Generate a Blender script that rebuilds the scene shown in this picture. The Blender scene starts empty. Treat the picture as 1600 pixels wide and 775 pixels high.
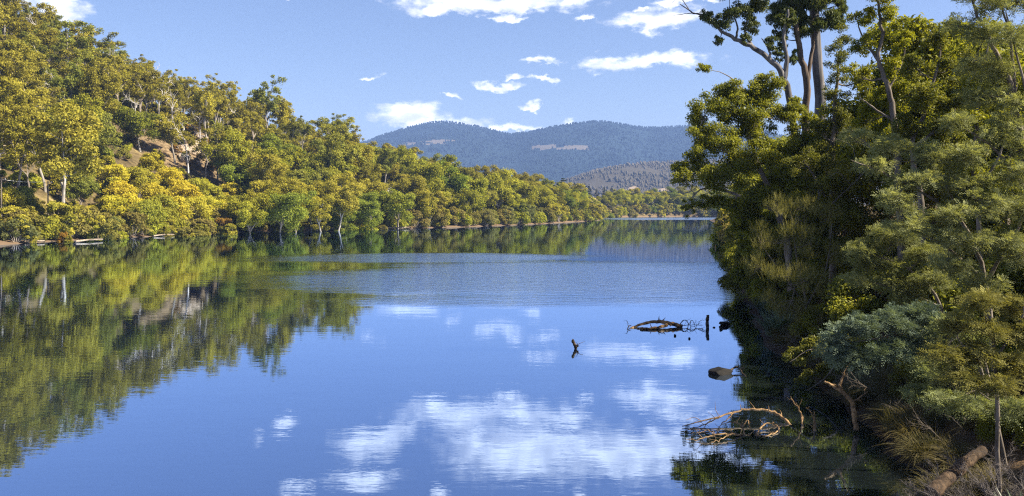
import bpy, math, random
import numpy as np
R = math.radians
sc = bpy.context.scene
col = sc.collection
F = 1386.0          # focal length in photograph pixels
HZ = 325.0          # horizon row in the photograph
CH = 6.5            # camera height above the water
# ------------------------------------------------------------------ camera
cam = bpy.data.objects.new('camera', bpy.data.cameras.new('camera'))
col.objects.link(cam)
cam.location = (0, 0, CH)
cam.rotation_euler = (R(90), 0, 0)
cam.data.sensor_width = 36
cam.data.lens = 36 * F / 1600
cam.data.shift_y = -(387.5 - HZ) / 1600
cam.data.clip_start = 0.1
cam.data.clip_end = 60000
sc.camera = cam
# ------------------------------------------------------------------ light
SUN_AZ, SUN_EL = 100.0, 42.0        # azimuth from +Y towards +X
sun = bpy.data.objects.new('sun', bpy.data.lights.new('sun', 'SUN'))
col.objects.link(sun)
sun.data.energy = 5.0
sun.data.angle = R(0.53)
sun.data.color = (1.0, 0.88, 0.69)
sun.rotation_euler = (R(90 - SUN_EL), 0, R(180 - SUN_AZ))
sc.view_settings.view_transform = 'Standard'
sc.view_settings.look = 'None'
sc.view_settings.gamma = 1
sc.view_settings.use_curve_mapping = False
sc.view_settings.exposure = 1.62
sc.cycles.max_bounces = 6
sc.cycles.diffuse_bounces = 1
sc.cycles.glossy_bounces = 3
sc.cycles.transmission_bounces = 2
sc.cycles.volume_bounces = 0
sc.cycles.use_denoising = False
sc.cycles.filter_width = 1.2
sc.cycles.use_adaptive_sampling = False
sc.cycles.sample_clamp_indirect = 4.0

world = bpy.data.worlds.new('World')
sc.world = world
world.use_nodes = True


class NT:
    def __init__(s, tree, clear=True):
        s.t = tree
        if clear:
            tree.nodes.clear()

    def n(s, typ, ins=None, **kw):
        nd = s.t.nodes.new(typ)
        for k, v in kw.items():
            setattr(nd, k, v)
        for k, v in (ins or {}).items():
            so = nd.inputs[k]
            if isinstance(v, bpy.types.NodeSocket):
                s.t.links.new(v, so)
            elif isinstance(v, bpy.types.Node):
                s.t.links.new(v.outputs[0], so)
            else:
                so.default_value = v
        return nd

    def math(s, op, a, b=None, c=None, clamp=False):
        ins = {0: a}
        if b is not None: ins[1] = b
        if c is not None: ins[2] = c
        return s.n('ShaderNodeMath', ins, operation=op, use_clamp=clamp).outputs[0]

    def vmath(s, op, a, b=None, c=None):
        ins = {0: a}
        if b is not None: ins[1] = b
        if c is not None: ins[2] = c
        nd = s.n('ShaderNodeVectorMath', ins, operation=op)
        return nd.outputs['Value'] if op in ('LENGTH', 'DOT_PRODUCT', 'DISTANCE') else nd.outputs[0]

    def mix(s, f, a, b, blend='MIX'):
        nd = s.n('ShaderNodeMix', {}, data_type='RGBA', blend_type=blend)
        for i, v in ((0, f), (6, a), (7, b)):
            so = nd.inputs[i]
            if isinstance(v, bpy.types.NodeSocket): s.t.links.new(v, so)
            elif i and len(v) == 3: so.default_value = (*v, 1)
            else: so.default_value = v
        return nd.outputs[2]

    def ramp(s, f, a, b, lo=0.0, hi=1.0):
        return s.n('ShaderNodeMapRange', {0: f, 1: a, 2: b, 3: lo, 4: hi}, interpolation_type='SMOOTHSTEP').outputs[0]

    def noise(s, vec, scale, detail=2.0, rough=0.5, out=0):
        return s.n('ShaderNodeTexNoise', {'Vector': vec, 'Scale': scale, 'Detail': detail, 'Roughness': rough}).outputs[out]


# sky: Nishita plus scattered fair-weather cumulus given by direction
def build_world():
    w = NT(world.node_tree)
    sky = w.n('ShaderNodeTexSky')
    sky.sky_type = 'NISHITA'
    sky.sun_disc = False
    sky.sun_elevation = R(SUN_EL)
    sky.sun_rotation = R(SUN_AZ)
    sky.altitude = 100
    sky.air_density = 1.0
    sky.dust_density = 0.7
    sky.ozone_density = 3.0
    d = w.n('ShaderNodeTexCoord').outputs['Generated']
    sp = w.n('ShaderNodeSeparateXYZ', {0: d})
    az = w.math('ARCTAN2', sp.outputs[0], sp.outputs[1])
    hor = w.math('SQRT', w.math('SUBTRACT', 1.0, w.math('MULTIPLY', sp.outputs[2], sp.outputs[2])))
    el = w.math('DIVIDE', sp.outputs[2], w.math('MAXIMUM', hor, 0.05))
    p = w.n('ShaderNodeCombineXYZ', {0: az, 1: el, 2: 0.0}).outputs[0]
    ns = w.n('ShaderNodeTexNoise', {'Vector': w.vmath('MULTIPLY', p, (1.0, 1.7, 1.0)), 'Scale': 26.0, 'Detail': 7.0, 'Roughness': 0.62})
    wob = w.vmath('SUBTRACT', ns.outputs['Color'], (0.5, 0.5, 0.5))
    pw = w.vmath('MULTIPLY_ADD', wob, (0.066, 0.040, 0.0), p)
    # (u, v, half width, half height) in photograph pixels; clouds above the frame are seen in the water
    C = [(1005, 100, 98, 15), (1055, 94, 38, 14), (770, 8, 140, 20), (690, 18, 60, 13), (870, 2, 60, 16), (640, 184, 56, 17), (655, 176, 34, 14),
         (720, 196, 46, 12), (800, 206, 50, 8), (1032, 33, 74, 20), (1070, 4, 50, 8), (776, 136, 36, 8),
         (843, 98, 26, 6), (808, 124, 14, 6), (848, 126, 20, 5), (704, 149, 14, 5), (830, 166, 18, 6), (910, 31, 18, 7), (802, 29, 26, 7),
         (890, 193, 10, 6), (948, 195, 9, 5), (1000, 15, 16, 5), (580, 123, 20, 4), (100, 22, 44, 24), (70, -6, 50, 26),
         (578, -38, 50, 30), (625, -20, 28, 20), (820, -45, 125, 52), (720, -10, 40, 22), (980, -50, 150, 48), (1120, -70, 70, 36), (570, -95, 60, 16), (445, -8, 18, 12), (398, -36, 12, 10),
         (685, -120, 16, 10), (915, -125, 22, 10), (960, -140, 22, 9), (460, -110, 30, 10)]
    dm = None
    for (u, v, a, b) in C:
        t = (u - 800) / F
        cz = math.atan(t)
        k = math.cos(cz)
        ce = (HZ - v) / F * k
        ra = 1.25 * a / F * k * k
        rb = 1.30 * b / F * k
        q = w.vmath('MULTIPLY_ADD', pw, (1 / ra, 1 / rb, 0), (-cz / ra, -ce / rb, 0))
        q = w.vmath('MAXIMUM', q, w.vmath('MULTIPLY', q, (-1.0, -1.7, 0.0)))
        L = w.vmath('LENGTH', q)
        dm = L if dm is None else w.math('MINIMUM', dm, L)
    fine = w.noise(w.vmath('MULTIPLY', p, (1.0, 1.9, 1.0)), 60.0, 5.0, 0.6)
    m1 = w.ramp(w.math('ADD', w.math('SUBTRACT', 1.0, dm), w.math('MULTIPLY', w.math('SUBTRACT', fine, 0.5), 1.05)), -0.06, 0.74)
    # the rest of the sky carries the same scattered cumulus
    g = w.noise(w.vmath('DIVIDE', d, w.n('ShaderNodeCombineXYZ', {0: w.math('ADD', w.math('ABSOLUTE', sp.outputs[2]), 0.12), 1: w.math('ADD', w.math('ABSOLUTE', sp.outputs[2]), 0.12), 2: 1.0}).outputs[0]), 0.9, 7.0, 0.55)
    away = w.ramp(w.math('ABSOLUTE', az), 0.62, 0.85)
    high = w.ramp(el, 0.46, 0.6)
    m2 = w.math('MULTIPLY', w.ramp(g, 0.58, 0.68), w.math('MAXIMUM', away, high))
    m = w.math('MAXIMUM', m1, w.math('MULTIPLY', m2, w.ramp(sp.outputs[2], 0.02, 0.08)))
    m = w.math('MULTIPLY', m, 0.97)
    body = w.noise(w.vmath('MULTIPLY', p, (1.0, 2.2, 1.0)), 34.0, 4.0, 0.5)
    cc = w.mix(w.ramp(body, 0.35, 0.68), (7.6, 7.8, 8.5), (13.0, 12.8, 12.6))
    skc = w.mix(1.0, sky.outputs[0], (1.02, 0.95, 1.06), 'MULTIPLY')
    c = w.mix(m, skc, cc)
    bg = w.n('ShaderNodeBackground', {'Color': c, 'Strength': 0.050})
    w.n('ShaderNodeOutputWorld', {'Surface': bg.outputs[0]})


build_world()

# ------------------------------------------------------------------ helpers
def P(u, v, Y):
    return np.array([(u - 800) / F * Y, Y, CH - (v - HZ) / F * Y])


def tag(o, label=None, cat=None, group=None, kind=None):
    if label: o['label'] = label
    if cat: o['category'] = cat
    if group: o['group'] = group
    if kind: o['kind'] = kind
    return o


def link(name, data, parent=None, loc=None):
    o = bpy.data.objects.new(name, data)
    col.objects.link(o)
    if parent is not None: o.parent = parent
    if loc is not None: o.location = loc
    return o


class MB:
    """collects numpy geometry, quads and triangles, into one mesh"""
    def __init__(s):
        s.v = []; s.f = []; s.t = []; s.n = 0

    def add(s, v, f, tint=None):
        v = np.asarray(v, float).reshape(-1, 3)
        f = np.asarray(f, np.int64)
        s.v.append(v); s.f.append(f + s.n)
        s.t.append(np.full(len(f), 0.5) if tint is None else np.asarray(tint, float))
        s.n += len(v)

    def mesh(s, name, mat, smooth=False):
        me = bpy.data.meshes.new(name)
        V = np.concatenate(s.v) if s.v else np.zeros((0, 3))
        me.vertices.add(len(V))
        me.vertices.foreach_set('co', V.astype(np.float32).ravel())
        loops = np.concatenate([f.ravel() for f in s.f])
        cnt = np.concatenate([np.full(len(f), f.shape[1]) for f in s.f])
        me.loops.add(len(loops))
        me.loops.foreach_set('vertex_index', loops.astype(np.int32))
        me.polygons.add(len(cnt))
        st = np.concatenate([[0], np.cumsum(cnt)[:-1]])
        me.polygons.foreach_set('loop_start', st.astype(np.int32))
        if smooth:
            me.polygons.foreach_set('use_smooth', np.ones(len(cnt), bool))
        a = me.attributes.new('tint', 'FLOAT', 'FACE')
        a.data.foreach_set('value', np.concatenate(s.t).astype(np.float32))
        me.update(calc_edges=True)
        me.materials.append(mat)
        return me


def nrm(a):
    return a / np.maximum(np.linalg.norm(a, axis=-1, keepdims=True), 1e-9)


def tube(mb, pts, rad, sides=6, cap=True):
    pts = np.asarray(pts, float); rad = np.asarray(rad, float)
    n = len(pts)
    T = np.gradient(pts, axis=0); T = nrm(T)
    ref = np.array([1.0, 0.0, 0.0]) if abs(T[:, 0]).mean() < 0.7 else np.array([0.0, 0.0, 1.0])
    A = nrm(np.cross(T, ref)); B = np.cross(T, A)
    th = np.linspace(0, 2 * math.pi, sides, endpoint=False)
    V = pts[:, None] + rad[:, None, None] * (np.cos(th)[None, :, None] * A[:, None] + np.sin(th)[None, :, None] * B[:, None])
    V = V.reshape(-1, 3)
    i = np.arange(n - 1)[:, None] * sides; j = np.arange(sides)[None]; k = (j + 1) % sides
    f = np.stack([i + j, i + k, i + sides + k, i + sides + j], -1).reshape(-1, 4)
    mb.add(V, f)
    if cap:
        for e in (0, n - 1):
            c = np.vstack([V[e * sides:(e + 1) * sides], pts[e]])
            jj = np.arange(sides)
            mb.add(c, np.stack([jj, (jj + 1) % sides, np.full(sides, sides)], -1))


def resample(pts, n):
    pts = np.asarray(pts, float)
    t = np.linspace(0, 1, len(pts)); s = np.linspace(0, 1, n)
    # Catmull-Rom through the given points
    m = np.gradient(pts, axis=0)
    k = np.clip((s * (len(pts) - 1)).astype(int), 0, len(pts) - 2)
    x = (s * (len(pts) - 1) - k)[:, None]
    p0, p1, m0, m1 = pts[k], pts[k + 1], m[k], m[k + 1]
    return (2*x**3-3*x**2+1)*p0 + (x**3-2*x**2+x)*m0 + (-2*x**3+3*x**2)*p1 + (x**3-x**2)*m1


def path(rng, p, d, L, n=6, up=0.0, wob=0.15):
    p = np.array(p, float); d = nrm(np.array(d, float))
    out = [p]
    for _ in range(n):
        d = nrm(d + rng.normal(0, wob, 3) + np.array([0, 0, up]))
        p = p + d * L / n
        out.append(p)
    return np.array(out)


def rot_dir(rng, d, ang, az):
    d = nrm(np.array(d, float))
    a = np.cross(d, [0, 0, 1.0])
    if np.linalg.norm(a) < 1e-3: a = np.array([1.0, 0, 0])
    a = nrm(a); b = np.cross(d, a)
    return nrm(d * math.cos(ang) + math.sin(ang) * (a * math.cos(az) + b * math.sin(az)))


def leaves(mb, rng, C, Rad, n, L, W, hang=0.4, outward=0.5, low=0.5, shell=2.2, tvar=0.42):
    """leaf-sized diamonds through clumps at C (K,3) of radii Rad (K,3), n each"""
    C = np.asarray(C, float); Rad = np.asarray(Rad, float)
    K = len(C)
    if Rad.ndim == 1: Rad = np.stack([Rad, Rad, Rad * 0.7], -1)
    n = np.broadcast_to(np.asarray(n), (K,)).astype(int)
    idx = np.repeat(np.arange(K), n)
    N = len(idx)
    d = nrm(rng.normal(size=(N, 3)))
    flip = (d[:, 2] < 0) & (rng.random(N) > low)
    d[flip, 2] *= -1
    r = rng.random(N) ** (1 / shell)
    c = C[idx] + d * r[:, None] * Rad[idx] * (0.85 + 0.3 * rng.random((N, 1)))
    nm = nrm(outward * d + (1 - outward) * nrm(rng.normal(size=(N, 3))) + np.array([0, 0, 0.15]))
    ax = nrm(rng.normal(size=(N, 3)) + np.array([0, 0, -3.0 * hang]))
    ax = nrm(ax - nm * (ax * nm).sum(1, keepdims=True))
    bx = np.cross(nm, ax)
    l = (L * rng.uniform(0.65, 1.3, (N, 1))) / 2; w = (W * rng.uniform(0.7, 1.25, (N, 1))) / 2
    bend = nm * (w * 0.5)
    V = np.stack([c - ax * l, c + bx * w - ax * l * 0.15 + bend, c + ax * l, c - bx * w - ax * l * 0.15 + bend], 1).reshape(-1, 3)
    f = np.arange(N)[:, None] * 4 + np.array([0, 1, 2, 3])
    ct = rng.normal(0, 0.5, K)[idx]
    t = np.clip(0.5 + tvar * (0.6 * ct + rng.normal(0, 0.5, N)), 0, 1)
    mb.add(V, f, t)


def sprays(mb, rng, C, Rad, n, L, m=7, pl=0.10, pw=0.022, droop=0.35, up=0.3, shell=2.0, tvar=0.35, axis=None, low=0.6):
    """feathery fronds: each is a row of narrow leaflets to both sides of a thin axis"""
    C = np.asarray(C, float); Rad = np.asarray(Rad, float)
    if Rad.ndim == 1: Rad = np.stack([Rad, Rad, Rad * 0.6], -1)
    K = len(C)
    n = np.broadcast_to(np.asarray(n), (K,)).astype(int)
    idx = np.repeat(np.arange(K), n); N = len(idx)
    d = nrm(rng.normal(size=(N, 3)))
    flip = (d[:, 2] < 0) & (rng.random(N) > low)
    d[flip, 2] *= -1
    c = C[idx] + d * (rng.random(N) ** (1 / shell))[:, None] * Rad[idx]
    a = nrm(d * np.array([1, 1, 0.4]) + rng.normal(0, 0.45, (N, 3)) + np.array([0, 0, up]))
    if axis is not None: a = nrm(a + np.asarray(axis))
    s = nrm(np.cross(a, nrm(rng.normal(0, 0.5, (N, 3)) + np.array([0, 0, 1.0]))))
    Ls = L * rng.uniform(0.6, 1.3, N)
    k = np.linspace(0.05, 1, m)
    side = np.where(np.arange(m) % 2 == 0, 1.0, -1.0)
    base = c[:, None] + a[:, None] * (Ls[:, None] * k)[..., None] + np.array([0, 0, -1.0]) * (droop * Ls[:, None] * k ** 2)[..., None]
    ll = pl * (1.15 - 0.75 * k)
    out = nrm(s[:, None] * side[None, :, None] + a[:, None] * 0.55 + rng.normal(0, 0.15, (N, m, 3)))
    tip = base + out * ll[None, :, None]
    wv = a[:, None] * (pw / 2)
    mid = (base + tip) / 2
    V = np.stack([base, mid + wv, tip, mid - wv], 2).reshape(-1, 3)
    f = np.arange(N * m)[:, None] * 4 + np.array([0, 1, 2, 3])
    ct = rng.normal(0, 0.5, K)[idx]
    t = np.clip(0.5 + tvar * (0.6 * ct + rng.normal(0, 0.5, N)), 0, 1)
    mb.add(V, f, np.repeat(t, m))


# ------------------------------------------------------------------ materials
def mat(name):
    m = bpy.data.materials.new(name)
    m.use_nodes = True
    return m, NT(m.node_tree)


def leaf_mat(name, c0, c1, c2=None, trans=0.35, gloss=0.0, vary=0.45):
    """c0..c1 by leaf, mixed towards c2 by the tree"""
    m, t = mat(name)
    ti = t.n('ShaderNodeAttribute', attribute_name='tint').outputs['Fac']
    rnd = t.n('ShaderNodeObjectInfo').outputs['Random']
    c = t.mix(ti, c0, c1)
    if c2 is not None:
        c = t.mix(t.math('MULTIPLY', rnd, 0.75), c, c2)
    r2 = t.math('FRACT', t.math('MULTIPLY', rnd, 7.31))
    k = t.math('ADD', 1 - vary / 2, t.math('MULTIPLY', r2, vary))
    c = t.mix(1.0, c, t.n('ShaderNodeCombineXYZ', {0: k, 1: k, 2: k}).outputs[0], 'MULTIPLY')
    if c2 is not None:      # some individuals are greyer, some darker
        r3 = t.math('FRACT', t.math('MULTIPLY', rnd, 13.7))
        c = t.mix(t.ramp(r3, 0.62, 0.95), c, t.mix(1.0, c, (0.62, 0.76, 1.0), 'MULTIPLY'))
    d = t.n('ShaderNodeBsdfDiffuse', {'Color': c})
    tr = t.n('ShaderNodeBsdfTranslucent', {'Color': t.mix(1.0, c, (1.25, 1.2, 0.5), 'MULTIPLY')})
    s = t.n('ShaderNodeMixShader', {0: trans, 1: d, 2: tr}).outputs[0]
    if gloss:
        g = t.n('ShaderNodeBsdfGlossy', {'Color': (1, 1, 1, 1), 'Roughness': 0.5})
        s = t.n('ShaderNodeMixShader', {0: gloss, 1: s, 2: g}).outputs[0]
    t.n('ShaderNodeOutputMaterial', {'Surface': s})
    return m


def bark_mat(name, c0, c1, scale=3.0, rough=0.9, stretch=0.2):
    m, t = mat(name)
    co = t.n('ShaderNodeTexCoord').outputs['Object']
    v = t.vmath('MULTIPLY', co, (1, 1, stretch))
    n1 = t.noise(v, scale, 6, 0.65)
    n2 = t.noise(co, 0.6, 3, 0.5)
    c = t.mix(t.ramp(n1, 0.35, 0.65), c0, c1)
    c = t.mix(t.math('MULTIPLY', t.ramp(n2, 0.4, 0.7), 0.5), c, tuple(x * 0.5 for x in c0))
    b = t.n('ShaderNodeBump', {'Height': n1, 'Strength': 0.8, 'Distance': 0.05})
    s = t.n('ShaderNodeBsdfPrincipled', {'Base Color': c, 'Roughness': rough, 'Normal': b.outputs[0], 'Specular IOR Level': 0.2})
    t.n('ShaderNodeOutputMaterial', {'Surface': s.outputs[0]})
    return m


def plain(name, c, rough=0.7, scale=8.0, amt=0.3):
    m, t = mat(name)
    co = t.n('ShaderNodeTexCoord').outputs['Object']
    n1 = t.noise(co, scale, 5, 0.6)
    cc = t.mix(t.math('MULTIPLY', n1, amt), c, tuple(x * 0.35 for x in c))
    b = t.n('ShaderNodeBump', {'Height': n1, 'Strength': 0.4, 'Distance': 0.03})
    s = t.n('ShaderNodeBsdfPrincipled', {'Base Color': cc, 'Roughness': rough, 'Normal': b.outputs[0], 'Specular IOR Level': 0.25})
    t.n('ShaderNodeOutputMaterial', {'Surface': s.outputs[0]})
    return m


M = {}
M['euc'] = leaf_mat('euc_leaf', (0.095, 0.098, 0.014), (0.460, 0.410, 0.054), (0.270, 0.240, 0.040), 0.30)
M['euc_green'] = leaf_mat('euc_green_leaf', (0.085, 0.108, 0.012), (0.410, 0.410, 0.044), (0.260, 0.245, 0.030), 0.30)
M['willow'] = leaf_mat('willow_leaf', (0.30, 0.29, 0.025), (0.62, 0.56, 0.07), (0.46, 0.36, 0.04), 0.4, 0.0, 0.3)
M['orange'] = leaf_mat('russet_leaf', (0.20, 0.105, 0.018), (0.34, 0.20, 0.035), (0.27, 0.19, 0.045), 0.35)
M['shrub'] = leaf_mat('shrub_leaf', (0.110, 0.118, 0.022), (0.260, 0.240, 0.050), (0.220, 0.175, 0.055), 0.33)
M['pine'] = leaf_mat('pine_needle', (0.028, 0.046, 0.020), (0.060, 0.075, 0.030), (0.05, 0.06, 0.03), 0.12)
M['near_euc'] = leaf_mat('near_euc_leaf', (0.050, 0.072, 0.011), (0.350, 0.360, 0.046), None, 0.45, 0.012, 0.1)
M['gum'] = leaf_mat('hanging_gum_leaf', (0.055, 0.080, 0.024), (0.120, 0.140, 0.040), None, 0.28, 0.015, 0.1)
M['blackwood'] = leaf_mat('blackwood_leaf', (0.034, 0.048, 0.011), (0.235, 0.238, 0.040), None, 0.40, 0.012, 0.15)
M['glow'] = leaf_mat('thin_bright_leaf', (0.075, 0.098, 0.010), (0.370, 0.370, 0.036), None, 0.5, 0.01, 0.1)
M['wattle'] = leaf_mat('wattle_frond', (0.080, 0.102, 0.054), (0.430, 0.455, 0.225), (0.22, 0.24, 0.10), 0.34, 0.0, 0.2)
M['wattle_blue'] = leaf_mat('blue_wattle_frond', (0.045, 0.070, 0.054), (0.220, 0.275, 0.195), None, 0.25, 0.0, 0.15)
M['tea'] = leaf_mat('tea_tree_leaf', (0.085, 0.090, 0.032), (0.270, 0.255, 0.085), None, 0.25, 0.0, 0.2)
M['sedge'] = leaf_mat('sedge_blade', (0.085, 0.088, 0.034), (0.22, 0.19, 0.095), (0.15, 0.12, 0.06), 0.22)
M['flax'] = leaf_mat('flax_blade', (0.055, 0.090, 0.050), (0.120, 0.170, 0.090), None, 0.2, 0.05)
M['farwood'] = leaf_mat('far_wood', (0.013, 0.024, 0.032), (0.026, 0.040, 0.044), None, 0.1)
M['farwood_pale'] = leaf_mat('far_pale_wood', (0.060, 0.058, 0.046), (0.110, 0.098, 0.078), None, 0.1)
M['bark_pale'] = bark_mat('pale_bark', (0.17, 0.155, 0.135), (0.38, 0.355, 0.32), 2.0)
M['bark'] = bark_mat('grey_brown_bark', (0.14, 0.115, 0.09), (0.32, 0.28, 0.235), 3.0)
M['bark_grey'] = bark_mat('fibrous_grey_bark', (0.075, 0.073, 0.075), (0.22, 0.21, 0.21), 4.0, stretch=0.07)
M['bark_red'] = bark_mat('reddish_bark', (0.060, 0.047, 0.038), (0.165, 0.125, 0.098), 4.0, stretch=0.1)
M['bark_dark'] = bark_mat('dark_bark', (0.075, 0.065, 0.055), (0.22, 0.19, 0.16), 5.0)
M['dead'] = bark_mat('weathered_dead_wood', (0.42, 0.39, 0.37), (0.68, 0.65, 0.62), 3.0)
M['drift'] = bark_mat('driftwood', (0.15, 0.115, 0.08), (0.34, 0.28, 0.21), 3.0, stretch=1)
M['wetwood'] = bark_mat('wet_dark_wood', (0.018, 0.013, 0.010), (0.085, 0.060, 0.035), 6.0, 0.45, 1)
M['orangewood'] = bark_mat('sunbleached_brown_wood', (0.13, 0.080, 0.038), (0.36, 0.235, 0.115), 8.0, 0.7, 1)
M['arch'] = bark_mat('half_wet_wood', (0.025, 0.017, 0.011), (0.34, 0.20, 0.08), 5.0, 0.6, 1)
M['brownlog'] = bark_mat('brown_log', (0.030, 0.020, 0.013), (0.095, 0.064, 0.040), 7.0, 0.85, 1)
M['greytwig'] = bark_mat('grey_dry_twig', (0.08, 0.07, 0.066), (0.20, 0.18, 0.175), 8.0, 0.9, 1)
M['rock'] = plain('river_rock', (0.006, 0.005, 0.004), 0.8, 3.0, 0.8)
M['cliff'] = plain('pale_outcrop_rock', (0.52, 0.42, 0.31), 0.9, 0.8, 0.8)
M['shore_rock'] = plain('shore_rock', (0.34, 0.25, 0.165), 0.85, 1.5, 0.8)
M['white_wall'] = plain('white_board', (0.78, 0.77, 0.74), 0.6, 2.0, 0.15)
M['roof'] = plain('grey_roof_iron', (0.45, 0.45, 0.46), 0.5, 2.0, 0.2)
M['glass'] = plain('dark_pane', (0.03, 0.035, 0.04), 0.15, 2.0, 0.1)
M['pole'] = bark_mat('pole_timber', (0.12, 0.10, 0.085), (0.2, 0.17, 0.14), 4.0)
M['cable'] = plain('pale_cable', (0.72, 0.70, 0.66), 0.5)


# ------------------------------------------------------------------ terrain
def vnoise(x, y, seed=0):
    xi = np.floor(x).astype(np.int64); yi = np.floor(y).astype(np.int64)
    fx = x - xi; fy = y - yi
    fx = fx * fx * (3 - 2 * fx); fy = fy * fy * (3 - 2 * fy)

    def h(a, b):
        n = (a * 374761393 + b * 668265263 + seed * 974711) & 0x7fffffff
        n = ((n ^ (n >> 13)) * 1274126177) & 0x7fffffff
        return ((n ^ (n >> 16)) & 0xffff) / 65535.0
    return (h(xi, yi) * (1 - fx) + h(xi + 1, yi) * fx) * (1 - fy) + (h(xi, yi + 1) * (1 - fx) + h(xi + 1, yi + 1) * fx) * fy


def fbm(x, y, seed=0, o=4):
    s = 0; a = 1.0; tot = 0
    for i in range(o):
        s = s + a * (vnoise(x, y, seed + i * 17) - 0.5); tot += a
        x = x * 2.03 + 11.3; y = y * 2.03 + 5.7; a *= 0.5
    return s / tot * 2


LEFT = np.array([(-80, -400), (-92, -100), (-95, 0), (-94, 90), (-90, 155), (-88, 175), (-85, 196), (-77, 214), (-68, 237), (-56, 257), (-47, 272), (-32, 283),
                 (-17, 300), (0, 334), (16, 374), (29, 409), (43, 450), (52, 520), (63, 592)], float)
FAR = np.array([(63, 592), (90, 640), (125, 668), (170, 672), (260, 650), (500, 600)], float)
RIGHT = np.array([(500, 505), (260, 545), (150, 530), (104, 465), (86, 365), (62, 262), (40, 164), (27, 110), (19.8, 78), (14.4, 52), (12.2, 42.5), (11.4, 34), (10.9, 28.6),
                  (10.6, 24.5), (9.6, 20), (8.6, 10), (8.2, 0), (9, -100), (12, -400)], float)


def roughen(poly, lo, hi, step, amp, seed):
    out = [poly[0]]
    for a, b in zip(poly[:-1], poly[1:]):
        L = np.linalg.norm(b - a)
        n = max(int(L / step), 1) if min(a[1], b[1]) >= lo and max(a[1], b[1]) <= hi else 1
        nv = np.array([-(b - a)[1], (b - a)[0]]) / L
        for k in range(1, n + 1):
            p = a + (b - a) * k / n
            out.append(p + nv * amp * float(fbm(p[:1] / (step * 2.2), p[1:] / (step * 2.2), seed, 3)[0]) if n > 1 else p)
    return np.array(out)


LEFT0, RIGHT0 = LEFT, RIGHT
LEFT = roughen(LEFT, 80, 600, 4.0, 2.2, 3)
RIGHT = roughen(RIGHT, 8, 120, 0.9, 0.9, 8)
FAR[0] = LEFT[-1]
POLY = np.vstack([LEFT, FAR[1:], RIGHT])


def seg_dist(x, y, poly):
    if x.size < 40:
        a = poly[:-1]; d = np.diff(poly, axis=0)
        t = np.clip(((x.ravel()[:, None] - a[:, 0]) * d[:, 0] + (y.ravel()[:, None] - a[:, 1]) * d[:, 1]) / (d * d).sum(1), 0, 1)
        return np.sqrt(((x.ravel()[:, None] - a[:, 0] - t * d[:, 0]) ** 2 + (y.ravel()[:, None] - a[:, 1] - t * d[:, 1]) ** 2).min(1)).reshape(x.shape)
    best = np.full(x.shape, 1e18)
    for a, b in zip(poly[:-1], poly[1:]):
        d = b - a
        t = np.clip(((x - a[0]) * d[0] + (y - a[1]) * d[1]) / (d @ d), 0, 1)
        best = np.minimum(best, (x - a[0] - t * d[0]) ** 2 + (y - a[1] - t * d[1]) ** 2)
    return np.sqrt(best)


def in_river(x, y):
    ins = np.zeros(x.shape, bool)
    pts = POLY
    if x.size < 40:
        q = np.roll(pts, -1, 0); X = x.ravel()[:, None]; Y = y.ravel()[:, None]
        c = (pts[:, 1] > Y) != (q[:, 1] > Y)
        dy = q[:, 1] - pts[:, 1]; dy = np.where(dy == 0, 1e-9, dy)
        return ((c & (X < pts[:, 0] + (Y - pts[:, 1]) / dy * (q[:, 0] - pts[:, 0]))).sum(1) % 2 == 1).reshape(x.shape)
    for (x0, y0), (x1, y1) in zip(pts, np.roll(pts, -1, 0)):
        c = ((y0 > y) != (y1 > y))
        xx = x0 + (y - y0) / ((y1 - y0) if y1 != y0 else 1e-9) * (x1 - x0)
        ins ^= c & (x < xx)
    return ins


def sst(a, b, x):
    t = np.clip((x - a) / (b - a), 0, 1)
    return t * t * (3 - 2 * t)


QH = np.array([-400, 0, 120, 206, 250, 285, 325, 378, 431, 485, 540, 620, 900], float)
HH = np.array([60, 74, 71, 60, 48, 38, 27, 20, 15, 11, 9, 5, 4], float)


def terrain(x, y, detail=True):
    x = np.asarray(x, float); y = np.asarray(y, float)
    dl = seg_dist(x, y, LEFT); df = seg_dist(x, y, FAR); dr = seg_dist(x, y, RIGHT)
    d = np.minimum(np.minimum(dl, df), dr)
    ins = in_river(x, y)
    right = (dr < dl) & (dr < df)
    wob = fbm(x / 9.0, y / 9.0, 3, 3) * np.clip(d, 0, 2.0)
    dd = np.maximum(d + wob * 0.5, 0)
    land = 0.75 * (1 - np.exp(-dd / 1.3)) + 2.4 * sst(2, 26, dd)
    land = np.where(right, 1.3 * (1 - np.exp(-dd / 1.6)) + 1.5 * sst(1.5, 12, dd) + 0.06 * np.minimum(dd, 200), land)
    c = -0.91 * x + 0.41 * y; q = 0.41 * x + 0.91 * y
    p = (dl - 17) / 122.0
    pc = np.clip(p, 0, 1)
    prof = 1.2 * pc - 0.2 * pc ** 3 - 0.12 * np.clip(p - 1, 0, 4)
    H = np.interp(q + 18 * fbm(x / 60, y / 60, 9, 2), QH, HH)
    hill = H * np.maximum(prof, 0) * np.where(right, 0, 1)
    land = land + hill * (1 + 0.16 * fbm(x / 45, y / 45, 5, 3)) + sst(4, 30, d) * 1.2 * fbm(x / 12, y / 12, 7, 3)
    land = land + 10 * np.exp(-(((x - 50) / 26) ** 2 + ((y - 655) / 36) ** 2)) * (~right)
    far = np.hypot(x, y)
    land = land + 0.010 * np.clip(far - 900, 0, 3000)
    if detail:
        land = land + 0.10 * fbm(x / 0.9, y / 0.9, 21, 3) * sst(0.3, 2, dd)
    bed = -0.25 - 1.6 * sst(0, 8, d)
    return np.where(ins, np.where(d < 0.7, -0.35 * d / 0.7, bed * sst(0.3, 4, d) - 0.3), land)


def tz(x, y):
    return float(terrain(np.array([x]), np.array([y]))[0])


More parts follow.
